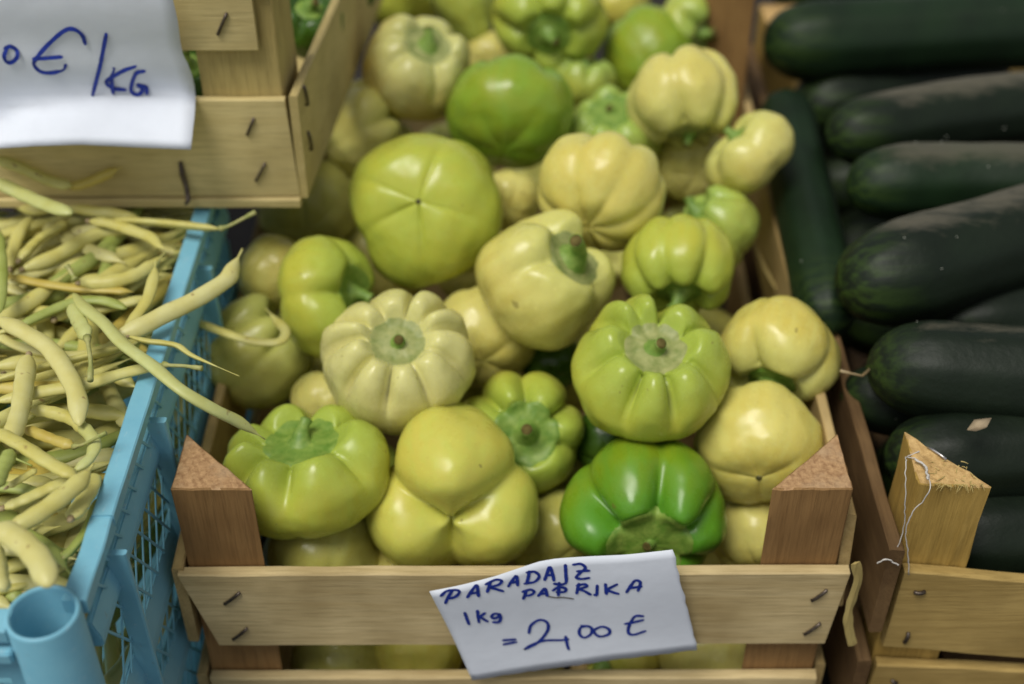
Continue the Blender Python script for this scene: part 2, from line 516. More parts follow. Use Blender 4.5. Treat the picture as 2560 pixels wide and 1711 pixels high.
# split end of the right-hand side slat, curling away from its nails
sp = [Vector(q) for q in [(0.2064,-0.004,0.1967),(0.2103,-0.004,0.1828),(0.2098,-0.004,0.167),(0.2095,-0.004,0.1498),(0.2126,-0.004,0.134),(0.2172,-0.004,0.1192)]]
tube('split_slat_end', catmull(sp, 24), [0.0033 * (0.9 + 0.35 * noise.noise(Vector((k * 0.35, 0, 3)))) for k in range(24)], PALE_Z, pc, 4, 0.30, (0.2, -1, 0), False)
for a, b in [((-0.1686,0.0,0.1651),(-0.1789,0.0,0.1548)),((-0.1683,0.0,0.1307),(-0.178,0.0,0.1203)),((0.1939,0.0,0.1675),(0.1863,0.0,0.1581)),((0.1944,0.0,0.1358),(0.1862,0.0,0.1255))]:
    staple(slat_top, a, b, r=0.0011)
# a sliver hanging inside the right-hand wall
tube('loose_sliver', [(0.192,0.3267,0.2),(0.1987,0.3081,0.19),(0.2083,0.2865,0.18)], [0.0016, 0.0022, 0.0014], PALE_Z, pc, 6, 0.5)

# ------------------------------------------------------------------ the cucumber crate
cc = tag(empty('wooden_crate', (0.23, 0, 0)), 'golden rough-sawn crate holding the dark cucumbers, thread on its post', 'crate')
cc.location = (0, 0, 0)
tri_post('corner_post', (GOLD_Z, SAWN_GOLD), cc, [(0.238, 0.010), (0.281, 0.009), (0.238, 0.052)], 0.0, 0.250, seed=31, rough=0.0013, tilt=(-0.001, -0.002, 0.003))
tri_post('corner_post', (GOLD_Z, SAWN_GOLD), cc, [(0.238, 0.66), (0.281, 0.66), (0.238, 0.618)], 0.0, 0.250, seed=33)
g1 = beam('front_slat', GOLD_X, cc, (0.239, 0.0045, 0.1475), (0.64, 0.0045, 0.098), 0.072, 0.0078, seed=32, skew0=-0.004, jit=0.0009)
g2 = beam('front_slat', GOLD_X, cc, (0.236, 0.0045, 0.0575), (0.64, 0.0045, 0.030), 0.070, 0.0078, seed=34, jit=0.0009)
beam('side_slat', GOLD_Y_SHADE, cc, (0.2295, -0.004, 0.170), (0.2330, 0.66, 0.170), 0.076, 0.0085, seed=35, jit=0.001)
beam('side_slat', GOLD_Y_SHADE, cc, (0.2295, 0.000, 0.060), (0.2330, 0.66, 0.060), 0.076, 0.0085, seed=36, jit=0.001)
beam('back_slat', GOLD_X, cc, (0.225, 0.665, 0.148), (0.64, 0.665, 0.148), 0.07, 0.0078, seed=37)
for k in range(5):
    beam('base_board', GOLD_Y_SHADE, cc, (0.275 + k * 0.079, 0.012, 0.0045), (0.275 + k * 0.079, 0.655, 0.0045), 0.074, 0.006, up=(1, 0, 0), seed=40 + k)
for a, b in [((0.2493,0.0,0.1653),(0.2545,0.0,0.1657)),((0.2523,0.0,0.1254),(0.2515,0.0,0.1173))]:
    staple(g1, a, b, r=0.0013)
for a, b in [((0.2511,0.0,0.0769),(0.2539,0.0,0.0749))]:
    staple(g2, a, b, r=0.0013)
staple(cc, (0.2495,0.038,0.2515), (0.2574,0.0284,0.2515), (0, 0, 1), 0.0010, STEEL)
random.seed(77)
SPL = []
for k in range(60):
    if random.random() < 0.55:
        bx, by = random.uniform(0.244, 0.276), 0.0095
    else:
        bx = random.uniform(0.246, 0.272); by = random.uniform(0.012, 0.03)
    bz = 0.2495
    L_ = random.uniform(0.002, 0.006)
    d = Vector((random.uniform(-1, 1), random.uniform(-1.2, 0.1), random.uniform(-0.7, 0.5))).normalized()
    p = Vector((bx, by, bz))
    V, Fc = tube_data([p, p + d * L_ * 0.5 + Vector((0, 0, 0.0004)), p + d * L_], [0.0004, 0.0003, 0.0001], 4)
    SPL.append((V, Fc))
V, Fc = [], []
for v, f in SPL:
    o = len(V); V += v; Fc += [tuple(i + o for i in q) for q in f]
tag(link('saw_fuzz', mesh('saw_fuzz', V, Fc), PALE_Z, cc, False), kind='stuff')

# ------------------------------------------------------------------ the thread on the golden post
th = tag(empty('thread', (0.23, 0.0, 0.24)), 'thin white thread looped over the golden corner post', 'thread')
th.location = (0, 0, 0)
def thread(pts, r=0.0004):
    P = catmull(pts, 40)
    P = [q + Vector((noise.noise(q * 300), noise.noise(q * 300 + Vector((5, 5, 5))), 0)) * 0.0008 for q in P]
    tube('strand', P, [r * (0.8 + 0.5 * abs(noise.noise(q * 500))) for q in P], THREAD, th, 5)
thread([(0.2435,0.0343,0.2525),(0.2352,0.0306,0.252),(0.226,0.008,0.269),(0.2263,-0.001,0.2553),(0.2312,-0.001,0.2251),(0.23,-0.001,0.207),(0.2281,-0.001,0.1979)])
thread([(0.2331,0.0292,0.2525),(0.2393,0.0281,0.2525),(0.2434,0.0197,0.2525),(0.2397,-0.001,0.2582),(0.2379,-0.001,0.2464),(0.2338,-0.001,0.2373),(0.2329,-0.001,0.222),(0.2378,-0.001,0.2015),(0.2419,-0.001,0.1827)])
thread([(0.2387,0.0263,0.2535),(0.2431,0.0209,0.2535),(0.2403,0.005,0.2581)], 0.0008)
thread([(0.2188,-0.006,0.1982),(0.2226,-0.007,0.2033),(0.2317,-0.006,0.1974)], 0.0006)

# ------------------------------------------------------------------ the small pale crate stacked behind
sc_ = tag(empty('wooden_crate', (0, 0, 0)), 'small pale poplar crate stacked at the back behind the beans', 'crate')
YF = 0.253
def on_side(s, z): return Vector((-0.1455 + 0.0865 * s, YF + s, z))
sl1 = beam('front_slat', PALE_X, sc_, (-0.56, YF - 0.003, 0.3335), (-0.1500, YF - 0.003, 0.3335), 0.076, 0.006, seed=51, skew1=-0.0015, jit=0.0004)
sl2 = beam('front_slat', PALE_X, sc_, (-0.56, YF - 0.003, 0.447), (-0.1645, YF - 0.003, 0.447), 0.080, 0.006, seed=52, jit=0.0005, skew1=0.0)
beam('base_edge', PALE_X, sc_, (-0.56, YF - 0.004, 0.2915), (-0.1485, YF - 0.004, 0.2915), 0.007, 0.010, seed=53, jit=0.0004)
ss1 = beam('side_slat', PALE_Y, sc_, on_side(-0.005, 0.334), on_side(0.46, 0.334), 0.080, 0.006, seed=54, jit=0.0004)
beam('side_slat', PALE_Y, sc_, on_side(-0.004, 0.450) + Vector((-0.014, 0, 0)), on_side(0.46, 0.450) + Vector((-0.014, 0, 0)), 0.010, 0.006, seed=55, jit=0.0004)
tri_post('corner_post', (PALE_Z, SAWN_GOLD), sc_, [(-0.2075, YF + 0.001), (-0.1530, YF + 0.001), (-0.1500, YF + 0.050)], 0.292, 0.520, seed=56)
beam('base_board', PALE_Y, sc_, (-0.36, YF + 0.002, 0.2915), (-0.36, YF + 0.44, 0.2915), 0.40, 0.005, up=(1, 0, 0), seed=57)
for a, b in [((-0.1734,0.2465,0.3579),(-0.1793,0.2465,0.3458)),((-0.1699,0.2465,0.3229),(-0.1778,0.2465,0.3092))]:
    staple(sl1, a, b, r=0.0010)
for a, b in [((-0.1815,0.2465,0.4333),(-0.1889,0.2465,0.4194))]:
    staple(sl2, a, b, r=0.0011)
SN = (0.99, -0.09, 0)
for (y0, y1) in ((205, 250), (308, 350)):
    s0 = 0.012
    a = on_side(s0 + (0.0 if y0 < 250 else -0.002), 0.372 if y0 < 250 else 0.338) + Vector((0.0035, 0, 0))
    staple(ss1, a, a + Vector((0.001, 0.002, -0.015)), SN, 0.0011)
tube('wire_hook', [(-0.2277,0.2455,0.3245),(-0.2275,0.245,0.3151),(-0.226,0.244,0.3044),(-0.2245,0.238,0.2989),(-0.2264,0.235,0.2965)], [0.0013, 0.0022, 0.0018, 0.002, 0.001], STAPLE, sc_, 7)

# ------------------------------------------------------------------ the blue plastic crate
bc = tag(empty('plastic_crate', (0, 0, 0)), 'light blue lattice plastic crate full of yellow beans', 'crate')
XO, YB0, YB1, ZR = -0.2125, -0.113, 0.30, 0.284
def box_mesh(name, lo, hi, bev=0.0012):
    bm = bmesh.new()
    lo, hi = Vector(lo), Vector(hi)
    bmesh.ops.create_cube(bm, size=1.0, matrix=Matrix.Translation((lo + hi) / 2) @ Matrix.Diagonal((*(hi - lo), 1)))
    if bev:
        bmesh.ops.bevel(bm, geom=bm.edges[:], offset=bev, segments=2, affect='EDGES')
    me = bpy.data.meshes.new(name)
    bm.to_mesh(me); bm.free()
    return me
def bbox(name, lo, hi, bev=0.0012):
    return link(name, box_mesh(name, lo, hi, bev), BLUE, bc, False)
# right-hand wall: rim and bands
beam('rim', BLUE, bc, (XO - 0.0065, -0.048, ZR - 0.0045), (XO - 0.0065, YB1 + 0.10, ZR - 0.0045), 0.009, 0.0120, seed=60, jit=0.0005, seg=30)
beam('rim', BLUE, bc, (XO - 0.0072, YB0 + 0.008, ZR - 0.0065), (XO - 0.0072, -0.0475, ZR - 0.0065), 0.010, 0.0125, seed=61, jit=0.0006, seg=10)
for (z0, z1, dx) in ((0.240, 0.259, 0.004), (0.156, 0.184, 0.006), (0.090, 0.122, 0.006), (0.0, 0.045, 0.006)):
    V = []
    ys = (YB0 + 0.012, YB1)
    zm = z0 + (z1 - z0) * 0.45
    prof = [(XO - 0.008, z0), (XO - 0.001, z0), (XO - 0.001, z0 + (z1 - z0) * 0.35), (XO - 0.0045, z1), (XO - 0.008, z1)]
    for y in ys:
        V += [(x, y, z) for x, z in prof]
    Fc = [(k, (k + 1) % 5, 5 + (k + 1) % 5, 5 + k) for k in range(5)] + [(4, 3, 2, 1, 0), (5, 6, 7, 8, 9)]
    bmm = bmesh.new()
    vv = [bmm.verts.new(q) for q in V]
    for f in Fc: bmm.faces.new([vv[i] for i in f])
    bmesh.ops.recalc_face_normals(bmm, faces=bmm.faces[:])
    bmesh.ops.bevel(bmm, geom=bmm.edges[:], offset=0.0010, segments=2, affect='EDGES')
    me = bpy.data.meshes.new('band'); bmm.to_mesh(me); bmm.free()
    link('band', me, BLUE, bc, False)
# lattice strips in the open rows of the wall
V, Fc = [], []
def strip(a, b, w=0.0015, d=0.0009):
    a, b = Vector(a), Vector(b)
    T = (b - a).normalized(); N = Vector((1, 0, 0)); S = T.cross(N)
    o = len(V)
    for q in (a, b):
        for i, j in ((-1, -1), (1, -1), (1, 1), (-1, 1)):
            V.append(q + S * (i * w / 2) + N * (j * d / 2))
    for k in range(4):
        Fc.append((o + k, o + (k + 1) % 4, o + 4 + (k + 1) % 4, o + 4 + k))
for (z0, z1, slope, step, both) in ((0.256, 0.279, 0.75, 0.018, False), (0.182, 0.242, 0.62, 0.018, True), (0.120, 0.158, 0.62, 0.018, True), (0.043, 0.092, 0.62, 0.018, True)):
    run = (z1 - z0) * slope
    y = YB0 + 0.022
    while y < YB1 - run:
        strip((XO - 0.003, y + run, z0), (XO - 0.003, y, z1))
        if both:
            strip((XO - 0.0032, y, z0), (XO - 0.0032, y + run, z1))
        y += step
tag(link('lattice', mesh('lattice', V, Fc), BLUE, bc, False), kind='stuff')
# slanting stiffeners beside the corner
for ya, yb, zt, zb, wd in ((-0.060, -0.060, 0.268, 0.0, 0.004), (0.045, 0.045, 0.268, 0.0, 0.005), (0.20, 0.20, 0.268, 0.0, 0.005)):
    beam('stiffener', BLUE, bc, (XO + 0.0005, ya, zt), (XO + 0.003, yb, zb), wd, 0.012, up=(0, 1, 0), seed=65, jit=0.0002)
# corner socket: an open round tube
def ring_tube(name, cx, cy, ro, ri, z0, z1, sides=48):
    V, Fc = [], []
    rings = [(ro * 0.985, z0), (ro, z0 + 0.003), (ro, z1 - 0.0016), (ro - 0.0006, z1 - 0.0004), (ro - 0.0013, z1), (ri + 0.0011, z1), (ri + 0.0004, z1 - 0.0005), (ri, z1 - 0.0018), (ri - 0.0008, z0 + 0.02), (0.0004, z0 + 0.02)]
    for r, z in rings:
        for k in range(sides):
            a = 2 * math.pi * k / sides
            V.append((cx + r * math.cos(a), cy + r * math.sin(a), z))
    for i in range(len(rings) - 1):
        for k in range(sides):
            k2 = (k + 1) % sides
            Fc.append((i * sides + k, i * sides + k2, (i + 1) * sides + k2, (i + 1) * sides + k))
    return link(name, mesh(name, V, Fc), BLUE, bc, True)
ring_tube('corner_socket', -0.2325, -0.1145, 0.0184, 0.0156, 0.0, ZR + 0.001)
# front wall with its square drain holes
YW = YB0 - 0.010
def holed_panel(name, x0, x1, z0, z1, y, th, hole_w, hole_h, px_, pz):
    V, Fc = [], []
    bmm = bmesh.new()
    xs, zs = [x0], [z0]
    x = x1 - 0.008 - hole_w
    hx = []
    while x > x0 + 0.004:
        hx.append((x, x + hole_w)); x -= px_
    hz = []
    z = z1 - 0.012 - hole_h
    while z > z0 + 0.004:
        hz.append((z, z + hole_h)); z -= pz
    xs = sorted({x0, x1, *[q for h in hx for q in h]})
    zs = sorted({z0, z1, *[q for h in hz for q in h]})
    grid = {}
    def vert(i, k):
        if (i, k) not in grid:
            grid[(i, k)] = bmm.verts.new((xs[i], y, zs[k]))
        return grid[(i, k)]
    for i in range(len(xs) - 1):
        for k in range(len(zs) - 1):
            cx, cz = (xs[i] + xs[i + 1]) / 2, (zs[k] + zs[k + 1]) / 2
            if any(a < cx < b for a, b in hx) and any(a < cz < b for a, b in hz):
                continue
            bmm.faces.new((vert(i, k), vert(i + 1, k), vert(i + 1, k + 1), vert(i, k + 1)))
    r = bmesh.ops.extrude_face_region(bmm, geom=bmm.faces[:])
    bmesh.ops.translate(bmm, vec=(0, th, 0), verts=[v for v in r['geom'] if isinstance(v, bmesh.types.BMVert)])
    bmesh.ops.recalc_face_normals(bmm, faces=bmm.faces[:])
    me = bpy.data.meshes.new(name); bmm.to_mesh(me); bmm.free()
    return link(name, me, BLUE, bc, False)
holed_panel('front_wall', -0.66, -0.2480, 0.0, ZR - 0.006, -0.122, 0.004, 0.0095, 0.0095, 0.021, 0.024)
beam('rim', BLUE, bc, (-0.66, -0.1185, ZR - 0.0045), (-0.2480, -0.1185, ZR - 0.0045), 0.009, 0.0150, seed=66, jit=0.0004, seg=20)
bbox('front_band', (-0.66, -0.129, 0.262), (-0.2478, -0.1225, 0.2695), 0.0008)
bbox('front_band', (-0.66, -0.127, 0.205), (-0.2478, -0.1225, 0.222), 0.0008)
bbox('floor_panel', (-0.66, YB0, 0.002), (XO - 0.006, YB1, 0.008))
bbox('back_wall', (-0.66, YB1, 0.0), (XO - 0.006, YB1 + 0.006, 0.22))
bbox('left_wall', (-0.664, YB0, 0.0), (-0.658, YB1, 0.27))

# ------------------------------------------------------------------ peppers
NU, NV = 96, 56
def pepper_profile(n, depth, seed, hr, top, bot, irr, shoulder, sharp, sq, amps=None, bend=0.0, taper=0.0, eq=0.2, bw=0.35, hamps=None, rough=0.085, dw=0.44, crease=0.10, broad=0.5):
    """a lobed fruit: the lobes swell round the stem and run out toward the blossom end"""
    rng = random.Random(seed)
    a_k = [1 + rng.uniform(-irr, irr) for _ in range(n)] if amps is None else amps
    h_k = [1 + rng.uniform(-irr, irr) * 1.3 for _ in range(n)] if hamps is None else hamps
    l_k = [min(1.25, max(0.35, 1 + rng.uniform(-2.2, 1.6) * irr)) for _ in range(n + 1)] if hamps is None else [1.0] * (n + 1)
    l_k[n] = l_k[0]
    wd = [1 + rng.uniform(-1, 1) * min(0.38, irr * 1.7) for _ in range(n)]
    tot = sum(wd)
    edges = [0.0]
    for w_ in wd:
        edges.append(edges[-1] + w_ / tot * 2 * math.pi)
    def at(th, phi):
        ph_ = phi % (2 * math.pi)
        k = 0
        while k < n - 1 and ph_ > edges[k + 1]:
            k += 1
        t = (ph_ - edges[k]) / (edges[k + 1] - edges[k])
        dg = min(t, 1 - t) * wd[k] / tot * n            # distance to the nearest crease, in mean lobe widths
        cr = 1 - math.exp(-((dg + 0.012) / crease) ** 1.1)
        s = (1 - broad) * cr + broad * math.sin(math.pi * t)
        s0 = 0.0
        gd = l_k[k] * (1 - t) + l_k[k + 1] * t          # grooves of unequal depth
        amp = s0 + (s - s0) * a_k[k]
        st, ct = math.sin(th), math.cos(th)
        if ct >= 0:
            q_ = min(1.0, max(0.0, (ct + 0.02) / 0.72))
            w = eq + (1.0 - eq) * q_ * q_ * (3 - 2 * q_)
            inn = min(1.0, st / (dw * 1.30)) ** 4
            w *= inn
            r = max(st, 1e-6) ** sq
        else:
            q_ = min(1.0, -ct / 0.95)
            w = eq + (0.9 - eq) * q_ ** 1.6 * bw if bw > eq else eq + (bw - eq) * q_
            r = max(st, 1e-6) ** (sq + 0.12)
        M = 1 - depth * w * gd * 1.15 * (1 - amp)
        r *= M
        r *= 1 + taper * ct
        zt = abs(ct) ** 0.92 * (1 if ct > 0 else -1)
        bul = inn if ct >= 0 else min(1, st * 2.0) * max(bw, eq)
        zz = zt * (1 + shoulder * (s * h_k[k] - 0.6) * bul) * (M if ct > 0 else 0.5 + 0.5 * M)
        if ct > 0: zz -= top * 2 / (1 + (st / dw) ** 6)
        else: zz += bot * 2 * math.exp(-(st / 0.46) ** 2.2)
        z = zz * hr
        xx, yy = r * math.cos(phi), r * math.sin(phi)
        xx += bend * ct * ct
        q = Vector((xx * 1.1 + seed * 3.7, yy * 1.1, z * 1.1))
        d = 1 + rough * noise.noise(q) + 0.03 * noise.noise(q * 2.7) + 0.008 * noise.noise(q * 7)
        return Vector((xx * d, yy * d, z * d))
    return at

def pepper(label, loc, W, axis, roll, n, depth, key, hr=0.85, top=0.18, bot=0.05, irr=0.18, shoulder=0.16, sharp=0.5,
           sq=0.80, amps=None, bend=0.0, taper=0.06, stem=1.0, calyx=0.36, green=False, eq=0.16, bw=0.35, hamps=None, rough=0.085, scar=False, dw=0.36, crease=0.10, broad=0.5, seed=1, name='pepper', group='pale tomato peppers heaped in the crate', curl=0.4):
    at = pepper_profile(n, depth, seed, hr, top, bot, irr, shoulder, sharp, sq, amps, bend, taper, eq, bw, hamps, rough, dw, crease, broad)
    P = [[at(math.pi * j / NV, 2 * math.pi * i / NU) for i in range(NU)] for j in range(NV + 1)]
    mx = max(max(abs(p.x), abs(p.y)) for row in P[5:-5] for p in row)
    k = W / 2 / mx
    V = [P[0][0] * k]
    ax = [1.0]
    for j in range(1, NV):
        for i in range(NU):
            V.append(P[j][i] * k); ax.append(0.5 + 0.5 * math.cos(math.pi * j / NV))
    V.append(P[NV][0] * k); ax.append(0.0)
    Fc = [(0, 1 + i, 1 + (i + 1) % NU) for i in range(NU)]
    for j in range(NV - 2):
        o, o2 = 1 + j * NU, 1 + (j + 1) * NU
        for i in range(NU):
            i2 = (i + 1) % NU
            Fc.append((o + i, o2 + i, o2 + i2, o + i2))
    o = 1 + (NV - 2) * NU
    Fc += [(o + i, len(V) - 1, o + (i + 1) % NU) for i in range(NU)]
    A = Vector(axis).normalized()
    Mx = (A.to_track_quat('Z', 'Y').to_matrix() @ Matrix.Rotation(math.radians(roll), 3, 'Z')).to_4x4()
    root = empty(name, loc)
    root.matrix_world = Matrix.Translation(loc) @ Mx
    tag(root, label, 'pepper', group)
    me = mesh('flesh', V, Fc)
    at_ = me.attributes.new('axial', 'FLOAT', 'POINT')
    at_.data.foreach_set('value', ax)
    link('flesh', me, pepper_mat(key, seed % 3), root)
    if scar:
        b0 = at(math.pi - 0.001, 0) * k
        tube('blossom_scar', [b0 + Vector((0, 0, 0.0012)), b0 + Vector((0, 0, -0.0004)), b0 + Vector((0.0002, 0, -0.0012))], [0.0026, 0.0022, 0.0008], SCAR, root, 9)
    if stem > 0:
        # calyx: the skin of the dimple taken up by a thin ragged green disc
        nr, ns = 7, 64
        CV, CF = [], []
        lob = 5 + seed % 3
        cmean = sum(math.hypot(q.x, q.y) for q in (at(0.82 * calyx, 2 * math.pi * i / 24) for i in range(24))) / 24
        for j in range(nr + 1):
            for i in range(ns):
                ph = 2 * math.pi * i / ns
                edge = 0.90 * calyx * (1 + 0.06 * math.cos(lob * ph + seed) + 0.20 * noise.noise(Vector((math.cos(ph) * 3, math.sin(ph) * 3, seed))))
                e0 = at(edge, ph)
                rr_ = math.hypot(e0.x, e0.y)
                edge *= min(1.5, max(0.6, cmean / max(rr_, 1e-4))) ** 0.85
                th_ = edge * max(j, 0.02) / nr
                p = at(th_ + 0.001, ph) * k
                lift = 0.0016 * math.cos(0.5 * math.pi * j / nr) + 0.0010 + (0.0006 * noise.noise(p * 400))
                if j == nr: lift = -0.0006
                CV.append(p + Vector((0, 0, lift)))
        for j in range(nr):
            for i in range(ns):
                i2 = (i + 1) % ns
                CF.append((j * ns + i, (j + 1) * ns + i, (j + 1) * ns + i2, j * ns + i2))
        cal = link('calyx', mesh('calyx', CV, CF), CALYX_G if green else CALYX, root)
        z0 = at(0.001, 0).z * k
        L_ = 0.017 * stem
        r0 = 0.0047 * (0.7 + 0.3 * stem)
        rng = random.Random(seed * 13)
        a = rng.uniform(0, 6.28)
        d = Vector((math.cos(a), math.sin(a), 0)) * curl * L_
        base = at(0.001, 0) * k
        path = catmull([base + Vector((0, 0, -0.002)), base + Vector((0, 0, L_ * 0.35)) + d * 0.12, base + Vector((0, 0, L_ * 0.7)) + d * 0.45, base + Vector((0, 0, L_)) + d], 14)
        rad = []
        for i in range(14):
            u = i / 13
            rad.append(r0 * (2.9 - 5.0 * u + 2.95 * u * u + (0.08 if u > 0.86 else 0)) * (1 + 0.12 * noise.noise(Vector((u * 5, seed, 2)))))
        so = tube('stem', path, rad, STEM, root, 12)
        T = (path[-1] - path[-2]).normalized()
        tube('cut_end', [path[-1] - T * 0.0008, path[-1] + T * 0.0006, path[-1] + T * 0.0009], [rad[-1] * 0.99, rad[-1] * 0.8, rad[-1] * 0.4], CUT, so, 12)
    return root

